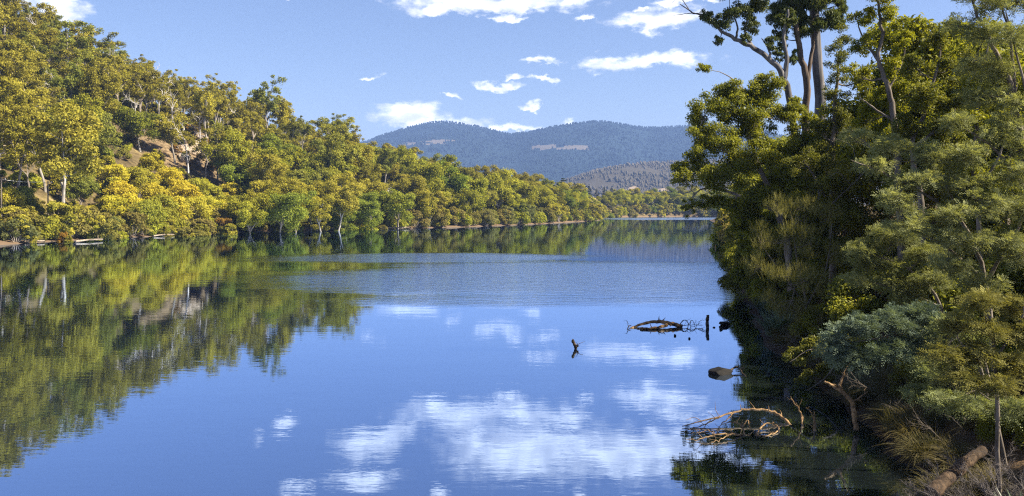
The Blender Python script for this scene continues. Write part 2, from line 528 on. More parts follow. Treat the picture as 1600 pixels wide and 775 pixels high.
def ground_mat():
    m, t = mat('ground_soil')
    co = t.n('ShaderNodeNewGeometry').outputs['Position']
    sp = t.n('ShaderNodeSeparateXYZ', {0: co})
    n1 = t.noise(co, 0.05, 5, 0.6); n2 = t.noise(co, 0.7, 6, 0.65); n3 = t.noise(co, 9.0, 4, 0.7)
    litter = t.mix(t.ramp(n2, 0.35, 0.65), (0.050, 0.040, 0.020), (0.14, 0.105, 0.050))
    grass = t.mix(t.ramp(n2, 0.3, 0.7), (0.20, 0.165, 0.065), (0.36, 0.285, 0.13))
    c = t.mix(t.ramp(n1, 0.50, 0.72), litter, grass)
    # open dry-grass paddocks
    for (cx, cy, rx, ry) in ((-44, 318, 10, 14), (53, 640, 24, 32)):
        q = t.vmath('LENGTH', t.vmath('MULTIPLY', t.vmath('SUBTRACT', co, (cx, cy, 0)), (1 / rx, 1 / ry, 0)))
        k = t.ramp(t.math('ADD', q, t.math('MULTIPLY', t.math('SUBTRACT', n2, 0.5), 0.6)), 1.15, 0.8)
        c = t.mix(k, c, t.mix(n2, (0.40, 0.29, 0.13), (0.60, 0.47, 0.26)))
    q = t.vmath('LENGTH', t.vmath('MULTIPLY', t.vmath('SUBTRACT', co, (-104, 296, 0)), (1 / 18, 1 / 38, 0)))
    k = t.ramp(t.math('ADD', q, t.math('MULTIPLY', t.math('SUBTRACT', n2, 0.5), 1.2)), 1.2, 0.7)
    c = t.mix(k, c, t.mix(t.ramp(n2, 0.35, 0.65), (0.095, 0.066, 0.034), (0.26, 0.195, 0.115)))
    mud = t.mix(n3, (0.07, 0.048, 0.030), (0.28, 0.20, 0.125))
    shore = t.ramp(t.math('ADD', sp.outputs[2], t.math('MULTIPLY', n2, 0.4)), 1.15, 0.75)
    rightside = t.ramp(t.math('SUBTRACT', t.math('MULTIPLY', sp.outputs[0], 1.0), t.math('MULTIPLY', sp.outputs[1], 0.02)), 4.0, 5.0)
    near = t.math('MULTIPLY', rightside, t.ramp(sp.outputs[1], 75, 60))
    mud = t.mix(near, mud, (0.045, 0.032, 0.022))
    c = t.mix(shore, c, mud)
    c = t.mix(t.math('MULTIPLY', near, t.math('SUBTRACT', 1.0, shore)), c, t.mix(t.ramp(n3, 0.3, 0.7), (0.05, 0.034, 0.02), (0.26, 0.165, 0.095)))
    c = t.mix(t.math('MULTIPLY', n3, 0.5), c, t.mix(1.0, c, (0.4, 0.4, 0.4), 'MULTIPLY'))
    b = t.n('ShaderNodeBump', {'Height': n3, 'Strength': 0.6, 'Distance': 0.08})
    s = t.n('ShaderNodeBsdfPrincipled', {'Base Color': c, 'Roughness': 0.95, 'Normal': b.outputs[0], 'Specular IOR Level': 0.1})
    t.n('ShaderNodeOutputMaterial', {'Surface': s.outputs[0]})
    return m


def lines(parts):
    out = []
    for a, b, s in parts:
        out += list(np.arange(a, b, s))
    return np.array(out + [parts[-1][1]], float)


def grid_mesh(xs, ys, zf, mt, name):
    X, Y = np.meshgrid(xs, ys)
    Z = zf(X, Y)
    nx = len(xs)
    i = np.arange(len(ys) - 1)[:, None] * nx; j = np.arange(nx - 1)[None]
    f = np.stack([i + j, i + j + 1, i + nx + j + 1, i + nx + j], -1).reshape(-1, 4)
    mb = MB()
    mb.add(np.stack([X, Y, Z], -1).reshape(-1, 3), f)
    return mb.mesh(name, mt, smooth=True)


XS = lines([(-7400, -1000, 400), (-1000, -320, 40), (-320, 4, 4), (4, 30, 0.5), (30, 80, 2), (80, 300, 4), (300, 1000, 50), (1000, 7400, 400)])
YS = lines([(-1200, -100, 100), (-100, 8, 6), (8, 64, 0.6), (64, 130, 2), (130, 480, 3.5), (480, 560, 8), (560, 700, 2.5), (700, 760, 10), (760, 1200, 40), (1200, 7400, 400)])
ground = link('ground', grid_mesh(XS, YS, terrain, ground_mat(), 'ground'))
tag(ground, 'brown leaf-littered river banks and hillside ground', kind='structure')


# ------------------------------------------------------------------ water
def water_mat():
    m, t = mat('river_water')
    co = t.n('ShaderNodeNewGeometry').outputs['Position']
    sp = t.n('ShaderNodeSeparateXYZ', {0: co})
    big = t.noise(t.vmath('MULTIPLY', co, (0.35, 1.0, 1.0)), 0.07, 5, 0.6)
    wob = t.math('MULTIPLY', t.math('SUBTRACT', big, 0.5), 1.5)

    def patch(cx, cy, rx, ry, a=1.25, b=0.55):
        v = t.vmath('MULTIPLY', t.vmath('SUBTRACT', co, (cx, cy, 0)), (1 / rx, 1 / ry, 0))
        return t.ramp(t.math('ADD', t.vmath('LENGTH', v), wob), a, b)
    # wind-ruffled patches: one across mid river, one at the far bend
    k = t.math('MAXIMUM', patch(4, 86, 27, 25), patch(-12, 116, 22, 12))
    k2 = t.math('MAXIMUM', patch(95, 545, 62, 66), patch(140, 560, 90, 60))
    v1 = t.vmath('MULTIPLY', co, (0.40, 1.0, 1.0))
    n1 = t.noise(v1, 0.5, 2, 0.5)           # slow swell, metres
    n2 = t.noise(v1, 3.0, 3, 0.55)          # ripples
    n3 = t.noise(t.vmath('MULTIPLY', co, (0.7, 1, 1)), 5.0, 3, 0.6)    # wind chop
    h = t.math('ADD', t.math('MULTIPLY', n1, 0.0045), t.math('MULTIPLY', n2, 0.0015))
    n4 = t.noise(t.vmath('MULTIPLY', co, (0.5, 1, 1)), 1.4, 3, 0.6)
    h = t.math('ADD', h, t.math('MULTIPLY', t.math('MULTIPLY', n3, k), 0.020))
    h = t.math('ADD', h, t.math('MULTIPLY', t.math('MULTIPLY', n4, k), 0.055))
    b = t.n('ShaderNodeBump', {'Height': h, 'Strength': 1.0, 'Distance': 1.0})
    fr = t.n('ShaderNodeFresnel', {'IOR': 1.33, 'Normal': b.outputs[0]}).outputs[0]
    fac = t.math('ADD', 0.56, t.math('MULTIPLY', fr, 0.75), clamp=True)
    ro = t.math('ADD', 0.008, t.math('ADD', t.math('MULTIPLY', k, 0.10), t.math('MULTIPLY', k2, 0.20)))
    deep = t.n('ShaderNodeBsdfDiffuse', {'Color': (0.012, 0.017, 0.020, 1), 'Normal': b.outputs[0]})
    gl = t.n('ShaderNodeBsdfGlossy', {'Color': (0.61, 0.75, 1.0, 1), 'Roughness': ro, 'Normal': b.outputs[0]})
    s = t.n('ShaderNodeMixShader', {0: fac, 1: deep, 2: gl})
    t.n('ShaderNodeOutputMaterial', {'Surface': s.outputs[0]})
    return m


mb = MB()
mb.add([(-420, -900, 0), (620, -900, 0), (620, 760, 0), (-420, 760, 0)], [[0, 1, 2, 3]])
water = link('river_water', mb.mesh('river_water', water_mat()))
tag(water, 'calm blue river reflecting sky, clouds and forest', kind='structure')


# ------------------------------------------------------------------ far hills with their woods
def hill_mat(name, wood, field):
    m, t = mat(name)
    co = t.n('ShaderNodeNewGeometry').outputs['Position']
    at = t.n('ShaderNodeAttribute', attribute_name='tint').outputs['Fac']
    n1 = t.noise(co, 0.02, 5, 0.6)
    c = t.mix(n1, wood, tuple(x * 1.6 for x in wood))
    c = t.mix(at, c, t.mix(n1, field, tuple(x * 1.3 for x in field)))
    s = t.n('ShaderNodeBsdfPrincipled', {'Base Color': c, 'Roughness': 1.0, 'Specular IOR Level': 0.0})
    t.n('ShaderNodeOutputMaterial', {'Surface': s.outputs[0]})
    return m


def far_hill(name, label, sky_px, Yr, Yf, back, clear, ntree, seed, mt, th, wood_name, wood_label):
    """a ridge at distance Yr whose skyline passes the given photograph points; its foot lies at Yf"""
    rng = np.random.default_rng(seed)
    u = np.array([a for a, b in sky_px], float); v = np.array([b for a, b in sky_px], float)
    xr = (u - 800) / F * Yr
    zr = CH + (HZ - v) / F * Yr - th * 0.8

    def zf(x, y):
        r = np.interp(x * Yr / np.maximum(y, Yf * 0.8), xr, zr) * 0.5 + np.interp(x, xr, zr) * 0.5
        k = np.where(y < Yr, sst(Yf, Yr, y) * 0.45 + 0.55 * np.clip((y - Yf) / (Yr - Yf), 0, 1), 1 - sst(Yr, Yr + back, y))
        w = 1 + 0.25 * fbm(x / (Yr * 0.09), y / (Yr * 0.16), seed, 4) * np.clip(np.minimum(1, (Yr - y) / (Yr - Yf) * 3), 0, 1)
        spur = 0.22 * np.sin(x / (Yr * 0.035) + 2.2 * fbm(x / 900, y / 900, seed + 3, 2)) * np.clip((Yr - y) / (Yr - Yf), 0, 1) * np.clip((y - Yf) / (Yr - Yf), 0, 1) * 2
        return np.maximum(r * k * (w + spur), 0) + 6
    xs = np.linspace(xr.min(), xr.max(), 150); ys = np.linspace(Yf, Yr + back, 90)
    me = grid_mesh(xs, ys, zf, mt, name)
    o = link(name, me); tag(o, label, kind='structure')
    # clearings by world position
    def in_clear(x, y):
        z = zf(x, y)
        uu = 800 + F * x / y; vv = HZ - (z - CH) / y * F
        k = np.zeros(x.shape, bool)
        for (cu, cv, ru, rv) in clear:
            k |= ((uu - cu) / ru) ** 2 + ((vv - cv) / rv) ** 2 < 0.8 + 2.2 * fbm(x / 60, y / 60, 40, 4)
        return k
    cx = np.array([p.center[0] for p in me.polygons]); cy = np.array([p.center[1] for p in me.polygons])
    me.attributes['tint'].data.foreach_set('value', in_clear(cx, cy).astype(np.float32))
    x = rng.uniform(xr.min(), xr.max(), ntree); y = rng.uniform(Yf, Yr + back * 0.25, ntree)
    # tree stands are uneven
    keep = ~in_clear(x, y) & (fbm(x / 160, y / 160, seed + 9, 3) > -0.34 + 0.25 * rng.random(ntree) - 0.25)
    x, y = x[keep], y[keep]; n = len(x)
    z = zf(x, y) - 1
    h = th * rng.uniform(0.55, 1.35, n) * (1 + 0.4 * fbm(x / 130, y / 130, seed + 4, 2)); r = h * rng.uniform(0.26, 0.46, n)
    ring = 4
    a = rng.uniform(0, 6.28, n)[:, None] + np.linspace(0, 2 * math.pi, ring, endpoint=False)[None]
    lo = np.stack([x[:, None] + r[:, None] * 0.8 * np.cos(a), y[:, None] + r[:, None] * 0.8 * np.sin(a), z[:, None] + h[:, None] * 0.15 + 0 * a], -1)
    jr = r[:, None] * rng.uniform(0.7, 1.15, (n, ring))
    hi = np.stack([x[:, None] + jr * np.cos(a + .5), y[:, None] + jr * np.sin(a + .5), z[:, None] + h[:, None] * rng.uniform(0.5, 0.75, (n, ring))], -1)
    top = np.stack([x, y, z + h], -1)[:, None]
    V = np.concatenate([lo, hi, top], 1).reshape(-1, 3)
    b = np.arange(n)[:, None, None] * (2 * ring + 1)
    j = np.arange(ring); k = (j + 1) % ring
    t1 = np.stack([j, k, ring + j], -1)[None] + b; t2 = np.stack([k, ring + k, ring + j], -1)[None] + b
    t3 = np.stack([ring + j, ring + k, np.full(ring, 2 * ring)], -1)[None] + b
    f = np.concatenate([t1, t2, t3], 1).reshape(-1, 3)
    tint = np.repeat(np.clip(0.45 + 0.5 * fbm(x / 260, y / 260, seed + 1, 3) + rng.normal(0, 0.16, n), 0, 1), 3 * ring)
    mb = MB(); mb.add(V, f, tint)
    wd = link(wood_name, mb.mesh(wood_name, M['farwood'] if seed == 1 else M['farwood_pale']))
    tag(wd, wood_label, 'woodland', kind='stuff')


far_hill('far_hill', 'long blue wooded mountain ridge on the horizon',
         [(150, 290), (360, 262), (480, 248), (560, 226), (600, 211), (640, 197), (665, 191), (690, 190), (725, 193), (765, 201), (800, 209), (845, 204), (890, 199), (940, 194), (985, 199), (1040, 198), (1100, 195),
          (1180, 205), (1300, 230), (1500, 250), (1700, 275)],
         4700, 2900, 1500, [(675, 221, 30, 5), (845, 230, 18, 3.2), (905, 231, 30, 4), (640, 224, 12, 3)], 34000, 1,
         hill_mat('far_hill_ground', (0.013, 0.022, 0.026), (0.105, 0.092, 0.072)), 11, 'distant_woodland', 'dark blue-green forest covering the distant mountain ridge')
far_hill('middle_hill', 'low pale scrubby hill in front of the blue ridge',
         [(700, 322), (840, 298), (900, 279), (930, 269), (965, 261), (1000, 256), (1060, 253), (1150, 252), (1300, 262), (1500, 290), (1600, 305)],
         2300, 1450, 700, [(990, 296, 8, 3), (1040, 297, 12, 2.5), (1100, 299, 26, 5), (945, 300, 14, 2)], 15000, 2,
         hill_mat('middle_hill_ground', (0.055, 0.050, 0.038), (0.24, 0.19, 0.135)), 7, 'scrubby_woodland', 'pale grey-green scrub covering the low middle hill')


# ------------------------------------------------------------------ tree builders
def euc_meshes(name, seed, H=20, leafmat='euc', bark='bark', spread=1.0, fork=(0.28, 0.42), nl=330, L=0.52, W=0.28, cr=1.0, lean=0.06, limbs=(3, 5)):
    rng = np.random.default_rng(seed)
    tr, cr_mb = MB(), MB()
    d = nrm(np.array([rng.normal(0, lean), rng.normal(0, lean), 1.0]))
    fk = H * rng.uniform(*fork)
    tp = path(rng, (0, 0, -0.8), d, fk + 0.8, 6, 0.03, 0.06)
    r0 = H * 0.0155
    tube(tr, tp, np.linspace(r0 * 1.25, r0 * 0.8, len(tp)), 7)
    C, Rd = [], []
    nlimb = rng.integers(*limbs)
    a0 = rng.uniform(0, 6.28)
    for i in range(nlimb):
        ang = R(rng.uniform(16, 42)) * spread if i else R(rng.uniform(4, 14))
        dd = rot_dir(rng, tp[-1] - tp[-2], ang, a0 + i * 6.28 / max(nlimb - 1, 1) + rng.uniform(-.4, .4))
        st = tp[-1] if i == 0 or rng.random() < .6 else tp[-2] * .5 + tp[-1] * .5
        Ll = H * rng.uniform(0.34, 0.5) * (1.12 if i == 0 else 0.95)
        lp = path(rng, st, dd, Ll, 6, 0.07, 0.13)
        tube(tr, lp, np.linspace(r0 * 0.66, r0 * 0.16, len(lp)), 5, False)
        ns = rng.integers(5, 8)
        for k in range(ns):
            t = 0.15 + 0.85 * (k + rng.random() * .6) / ns
            j = min(int(t * 6), 5); bp = lp[j] + (lp[j + 1] - lp[j]) * (t * 6 - j)
            sd = rot_dir(rng, lp[j + 1] - lp[j], R(rng.uniform(30, 70)) * spread, rng.uniform(0, 6.28))
            sd[2] = abs(sd[2]) * 0.6 + 0.12
            spth = path(rng, bp, sd, H * rng.uniform(0.09, 0.19), 4, 0.06, 0.16)
            tube(tr, spth, np.linspace(r0 * 0.24, r0 * 0.06, len(spth)), 4, False)
            C.append(spth[-1]); Rd.append(H * rng.uniform(0.070, 0.108) * cr)
            for _ in range(rng.integers(1, 3)):
                o = rng.normal(0, 1, 3) * np.array([1, 1, .45]) * H * 0.068
                C.append(spth[-1] + o); Rd.append(H * rng.uniform(0.042, 0.072) * cr)
                tube(tr, np.array([spth[-2], (spth[-2] + C[-1]) / 2 + [0, 0, .1], C[-1]]), [r0 * .1, r0 * .07, r0 * .03], 3, False)
        C.append(lp[-1]); Rd.append(H * rng.uniform(0.06, 0.085) * cr)
    C = np.array(C); Rd = np.array(Rd)
    n = (nl * (Rd / (H * 0.08)) ** 2).astype(int) + 20
    leaves(cr_mb, rng, C, np.stack([Rd, Rd, Rd * rng.uniform(.72, 1.0, len(Rd))], -1), n, L, W, 0.3, 0.48, 0.45)
    return tr.mesh(name + '_trunk', M[bark], True), cr_mb.mesh(name + '_crown', M[leafmat])


def bush_meshes(name, seed, Rx=3.0, H=4.0, leafmat='shrub', nl=150, L=0.42, W=0.24, K=26, stem=0.07, bark='bark', tall=False):
    rng = np.random.default_rng(seed)
    st, cr = MB(), MB()
    C, Rd = [], []
    for i in range(K):
        a = rng.uniform(0, 6.28); rr = math.sqrt(rng.random())
        zt = (1 - rr ** 2.2) ** .5 if not tall else (1 - rr ** 3) ** .5
        z = H * zt * (rng.uniform(0.25, 0.9) if rng.random() < .6 else 0.88)
        c = np.array([Rx * rr * math.cos(a) * .85, Rx * rr * math.sin(a) * .85, max(z, H * .14)])
        C.append(c); Rd.append(Rx * rng.uniform(0.2, 0.34))
        if i % 2 == 0:
            b = np.array([c[0] * .12, c[1] * .12, -0.3])
            tube(st, resample([b, b * .5 + c * .5 + rng.normal(0, .15, 3) * Rx * .2 - np.array([c[0], c[1], 0]) * .15, c], 5), np.linspace(stem, stem * .2, 5), 4, False)
    Rd = np.array(Rd)
    leaves(cr, rng, np.array(C), np.stack([Rd, Rd, Rd * .85], -1), nl, L, W, 0.1, 0.5, 0.6)
    return st.mesh(name + '_stems', M[bark], True), cr.mesh(name + '_foliage', M[leafmat])


def pine_meshes(name, seed, H=18):
    rng = np.random.default_rng(seed)
    tr, cr = MB(), MB()
    tp = path(rng, (0, 0, -.8), (0, 0, 1), H + .3, 8, .1, .02)
    tube(tr, tp, np.linspace(H * .02, H * .003, 9), 6)
    C, Rd = [], []
    z = H * .14
    while z < H * .97:
        k = 1 - z / H
        rr = H * .24 * (k ** .7) + .25
        for _ in range(5):
            a = rng.uniform(0, 6.28); q = rr * rng.uniform(.75, 1.15)
            e = np.array([math.cos(a) * q, math.sin(a) * q, z + q * rng.uniform(-.05, .25)])
            tube(tr, np.array([[0, 0, z], e * .5 + np.array([0, 0, z * .5 - .1]), e]), [.07, .05, .02], 3, False)
            for t in (.45, .75, 1.0):
                C.append(np.array([e[0] * t, e[1] * t, z + (e[2] - z) * t])); Rd.append(max(.45, rr * .28) * rng.uniform(.8, 1.2))
        z += H * .055
    Rd = np.array(Rd)
    leaves(cr, rng, np.array(C), np.stack([Rd, Rd, Rd * .5], -1), 42, .55, .16, 0.0, .4, .5)
    return tr.mesh(name + '_trunk', M['bark_dark'], True), cr.mesh(name + '_crown', M['pine'])


def dead_meshes(name, seed, H=14, bark='dead'):
    rng = np.random.default_rng(seed)
    tr, br = MB(), MB()
    tp = path(rng, (0, 0, -.6), (rng.normal(0, .06), 0, 1), H, 9, .03, .06)
    r0 = H * .016
    tube(tr, tp, np.linspace(r0 * 1.3, r0 * .2, 10), 6)

    def rec(p, d, L, r, lv):
        q = path(rng, p, d, L, 4, .05, .2)
        tube(br, q, np.linspace(r, r * .3, 5), 4, False)
        if lv:
            for k in (2, 3, 4):
                rec(q[k], rot_dir(rng, q[k] - q[k - 1], R(rng.uniform(25, 60)), rng.uniform(0, 6.28)), L * .55, r * .5, lv - 1)
    for i in range(3, 9):
        for _ in range(2):
            rec(tp[i], rot_dir(rng, (0, 0, 1), R(rng.uniform(35, 75)), rng.uniform(0, 6.28)), H * rng.uniform(.12, .24), r0 * .42, 2 if i > 4 else 1)
    return tr.mesh(name + '_trunk', M[bark], True), br.mesh(name + '_branches', M[bark], True)


def place(name, meshes, x, y, scale, rz, label, cat, group=None, parts=('trunk', 'crown'), z=None, tilt=(0, 0), sz=None):
    zz = tz(x, y) if z is None else z
    e = bpy.data.objects.new(name, None)
    e.empty_display_size = 0.5
    col.objects.link(e)
    e.location = (x, y, zz - 0.05)
    e.rotation_euler = (tilt[0], tilt[1], rz)
    e.scale = (scale, scale, scale * (sz or 1))
    tag(e, label, cat, group)
    for pn, me in zip(parts, meshes):
        link(pn, me, e)
    return e


ORD = ['first', 'second', 'third', 'fourth', 'fifth', 'sixth', 'seventh', 'eighth', 'ninth', 'tenth', 'eleventh', 'twelfth', 'thirteenth', 'fourteenth', 'fifteenth', 'sixteenth', 'seventeenth',
       'eighteenth', 'nineteenth', 'twentieth'] + ['twenty-' + a for a in ('first', 'second', 'third', 'fourth', 'fifth', 'sixth', 'seventh', 'eighth', 'ninth')] + ['thirtieth'] + \
      ['thirty-' + a for a in ('first', 'second', 'third', 'fourth', 'fifth', 'sixth', 'seventh', 'eighth', 'ninth')] + ['fortieth'] + ['forty-' + a for a in ('first', 'second', 'third', 'fourth', 'fifth', 'sixth', 'seventh', 'eighth', 'ninth')] + ['fiftieth']

EUC = [euc_meshes('euc%d' % i, 100 + i, 20, lm, bk, sp, nl=nl, cr=c, fork=fo) for i, (lm, bk, sp, nl, c, fo) in enumerate([
    ('euc', 'bark_pale', 1.0, 230, 1.0, (.30, .42)), ('euc', 'bark', 0.9, 220, 1.0, (.30, .45)), ('euc', 'bark_pale', 0.75, 170, .82, (.42, .52)),
    ('euc_green', 'bark', 1.15, 250, 1.15, (.20, .30)), ('euc_green', 'bark_pale', 1.1, 250, 1.15, (.18, .28)), ('euc', 'bark', 1.1, 230, 1.05, (.22, .34)),
    ('euc_green', 'bark', 1.2, 240, 1.2, (.14, .22)), ('euc', 'bark_pale', 0.8, 150, .66, (.46, .58)), ('euc', 'bark', 1.0, 150, .72, (.40, .54)), ('euc', 'bark_pale', 0.6, 160, .78, (.30, .42))])]
SHRUB = [bush_meshes('shrub%d' % i, 200 + i, rx, h, lm, nl, tall=tl) for i, (rx, h, lm, nl, tl) in enumerate([(3, 3.6, 'shrub', 150, False), (2.6, 4.6, 'shrub', 150, True), (3.2, 3.0, 'euc_green', 150, False), (2.4, 5.5, 'euc', 160, True)])]
WILLOW = [bush_meshes('willow%d' % i, 300 + i, rx, h, 'willow', 230, .42, .2, 36, tall=True) for i, (rx, h) in enumerate([(4.0, 7.5), (4.4, 6.2), (3.4, 8.5)])]
RUSSET = [bush_meshes('russet%d' % i, 320 + i, rx, h, 'orange', 150, .4, .2, 24) for i, (rx, h) in enumerate([(2.6, 3.6), (2.2, 4.4)])]
PINE = [pine_meshes('pine%d' % i, 340 + i, 18) for i in range(3)]
DEAD = [dead_meshes('dead%d' % i, 360 + i, 14) for i in range(3)]

rs = np.random.default_rng(42)


def to_u(x, y): return 800 + F * x / y


TAKEN = []


def free(x, y, r):
    for (a, b, s) in TAKEN:
        if (a - x) ** 2 + (b - y) ** 2 < (r + s) ** 2: return False
    return True


def at_u(u, Y): return (u - 800) / F * Y


# --- named trees on the far (left) bank: u, distance, height, prototype, rotation, label
NAMED = [
    (100, 178, 28, 0, 1.0, 'big spreading eucalyptus with a white trunk, nearest the left edge of the waterline'),
    (24, 186, 20, 1, 2.2, 'olive eucalyptus at the left picture edge beside the power pole'),
    (358, 262, 24, 3, 0.4, 'dense round-topped eucalyptus just right of the yellow willows'),
    (392, 258, 21, 4, 2.0, 'green eucalyptus with slim pale trunk beside the small russet bush'),
    (440, 262, 23, 5, 3.5, 'eucalyptus leaning over the water on a dark slanted trunk'),
    (478, 280, 26, 0, 0.2, 'tall olive eucalyptus just right of the leaning one'),
    (520, 284, 25, 4, 1.5, 'eucalyptus with a cluster of bright white trunks near the shore'),
    (556, 292, 22, 1, 4.0, 'eucalyptus between the white-trunked one and the dry paddock'),
    (652, 305, 27, 6, 0.7, 'large dark green eucalyptus just right of the dry paddock'),
    (700, 318, 27, 3, 2.6, 'broad bright-topped eucalyptus behind the small white shed'),
    (742, 326, 26, 6, 4.4, 'broad domed eucalyptus right of the white shed, second of the dome row'),
    (780, 346, 26, 3, 5.2, 'domed eucalyptus in the middle of the picture at the waterline'),
    (815, 366, 25, 4, 1.1, 'eucalyptus with low forked trunks right of the picture middle'),
    (848, 392, 24, 6, 3.1, 'rounded eucalyptus with a bough sweeping low over the water'),
    (880, 418, 19, 3, 0.1, 'small dark rounded eucalyptus near the point of the left bank'),
    (905, 440, 15, 6, 2.2, 'last low dark eucalyptus on the point below the dry field'),
]
for (u, Y, h, k, rz, lab) in NAMED:
    Y += 7
    x = at_u(u, Y)
    place('eucalyptus_tree', EUC[k], x, Y, h / 20, rz, lab, 'tree', 'eucalyptus trees along the left waterline', tilt=(0, R(28)) if 'leaning' in lab else (0, 0))
    TAKEN.append((x, Y, 3.2))

# --- yellow willows and shrubs on the lower left bank
WL = [(176, 200, 0, 1.15), (204, 206, 2, 1.1), (228, 205, 1, 1.2), (252, 214, 0, 1.2), (276, 217, 2, 1.05), (300, 221, 1, 1.3), (322, 230, 0, 1.15), (345, 232, 1, 1.2), (372, 246, 1, 1.0), (150, 200, 1, .9),
      (190, 216, 2, 1.3), (240, 226, 2, 1.3), (290, 236, 0, 1.35), (8, 186, 1, 1.0), (334, 246, 2, 1.2), (36, 192, 0, .9), (215, 232, 1, 1.3), (265, 240, 0, 1.3), (312, 250, 1, 1.2), (180, 226, 0, 1.2), (360, 256, 0, 1.1), (236, 244, 2, 1.1)]
wl = sorted(WL)
for i, (u, Y, k, s) in enumerate(wl):
    x = at_u(u, Y)
    place('willow_bush', WILLOW[k], x, Y, s, i * 1.3, '%s yellow-green willow from the left in the bright thicket below the hill' % ORD[i], 'bush', 'yellow willows on the left bank', ('stems', 'foliage'))
    TAKEN.append((x, Y, 2.6))
for i, (u, Y, k, s, lab) in enumerate([(348, 224, 0, 1.15, 'bright orange-yellow rounded bush at the water end of the willow thicket'), (372, 232, 1, .8, 'small russet bush by the water under the slim pale trunk'),
                                     (40, 172, 0, .55, 'reddish low bush beside the flax clumps at the left edge'), (100, 172, 1, .6, 'rusty bush at the foot of the white-trunked eucalyptus'),
                                     (286, 292, 1, 1.0, 'orange bush on the upper left of the rocky slope'), (318, 305, 0, 1.1, 'orange bush in the middle of the rocky slope'), (338, 300, 1, .9, 'russet bush right of the pale outcrop'),
                                     (306, 322, 0, .9, 'russet bush highest on the rocky slope'), (276, 276, 0, .8, 'russet bush low on the rocky slope'), (326, 278, 1, .8, 'orange bush below the pale outcrop'),
                                     (352, 318, 0, 1.0, 'russet bush at the right edge of the rocky slope'), (296, 312, 1, 1.0, 'amber bush between the two upper outcrop rocks'), (330, 316, 1, 1.1, 'amber bush near the top of the rocky slope'), (344, 284, 0, .9, 'amber bush low at the right of the rocky slope'), (300, 270, 1, .9, 'amber bush at the foot of the rocky slope'), (312, 282, 1, .7, 'small amber bush just below the middle of the rocky slope'), (288, 300, 0, .8, 'small russet bush left of the large outcrop'), (700, 306, 0, .6, 'small orange bush at the waterline below the white shed')]):
    x = at_u(u, Y)
    place('russet_bush', RUSSET[k], x, Y, s, i * 2.1, lab, 'bush', 'russet bushes on the left bank', ('stems', 'foliage'))
    TAKEN.append((x, Y, 1.5))
for i, (u, Y, k, s, lab) in enumerate([(294, 262, 0, 1.15, 'white dead tree with many bare branches above the willows'), (268, 284, 1, 1.15, 'tall bare white trunk left of the rocky slope'), (314, 290, 2, 1.0, 'bare dead tree on the rocky slope'),
                                     (338, 292, 1, .8, 'thin bare tree right of the pale outcrop'), (214, 268, 1, 1.0, 'bare pale forked trunk on the middle slope'), (176, 300, 0, 1.2, 'bare grey crown high left on the slope'),
                                     (396, 252, 2, .7, 'bare white stick tree at the shore right of the russet bush'), (86, 250, 1, 1.0, 'bare pale trunk above the big spreading eucalyptus'), (140, 280, 2, 1.1, 'bare pale limb tree high above the willows'), (120, 330, 1, 1.2, 'bare white trunk below the skyline left of the notch'), (236, 320, 2, 1.3, 'tall bare grey tree below the skyline above the willows'), (372, 330, 0, 1.0, 'bare grey tree right of the rocky slope'), (60, 290, 0, 1.2, 'bare white tree high at the left edge'), (250, 300, 1, 1.2, 'bare white stem beside the tall grey one'), (420, 350, 1, 1.0, 'bare stem on the slope above the round-topped tree')]):
    x = at_u(u, Y)
    place('dead_tree', DEAD[k], x, Y, s, i * 1.7, lab, 'dead tree', 'bare white trees on the hill', ('trunk', 'branches'))
    TAKEN.append((x, Y, 1.5))

# --- pines on the ridge
PN = [(820, 505, 17), (838, 500, 16), (856, 515, 17), (866, 498, 15), (880, 520, 21), (893, 512, 16), (906, 702, 17), (920, 708, 16), (932, 715, 14), (944, 720, 15), (846, 530, 18), (872, 545, 17), (898, 694, 17), (956, 724, 15), (914, 725, 18),
      (436, 420, 13), (448, 428, 15), (462, 432, 13), (482, 436, 14), (556, 470, 17), (604, 480, 19)]
for i, (u, Y, h) in enumerate(sorted(PN)):
    x = at_u(u, Y)
    z = tz(x, Y)
    place('pine_tree', PINE[i % 3], x, Y, h / 18, i * 1.1, '%s dark pine from the left among the conifers on the ridge' % ORD[i], 'tree', 'dark pines on the ridge')
    TAKEN.append((x, Y, 2.5))

# --- trees on the far bank at the river bend
FB = []
def bend_shore(u): return float(np.interp(u, [936, 995, 1059, 1150], [592, 640, 668, 672]))
for u in np.linspace(946, 1128, 19):
    u += rs.uniform(-4, 4); FB.append((u, bend_shore(u) + rs.uniform(5, 11), rs.uniform(16, 22)))
for u in np.linspace(962, 1120, 12):
    u += rs.uniform(-6, 6); FB.append((u, bend_shore(u) + rs.uniform(18, 32), rs.uniform(19, 25)))
for i, (u, Y, h) in enumerate(sorted(FB)):
    x = at_u(u, Y)
    place('eucalyptus_tree', EUC[[3, 6, 4, 5][i % 4]], x, Y, h / 20, i * 2.0, '%s tree from the left in the row on the far bank of the river bend' % ORD[i], 'tree', 'trees on the far bank of the bend', sz=0.95)

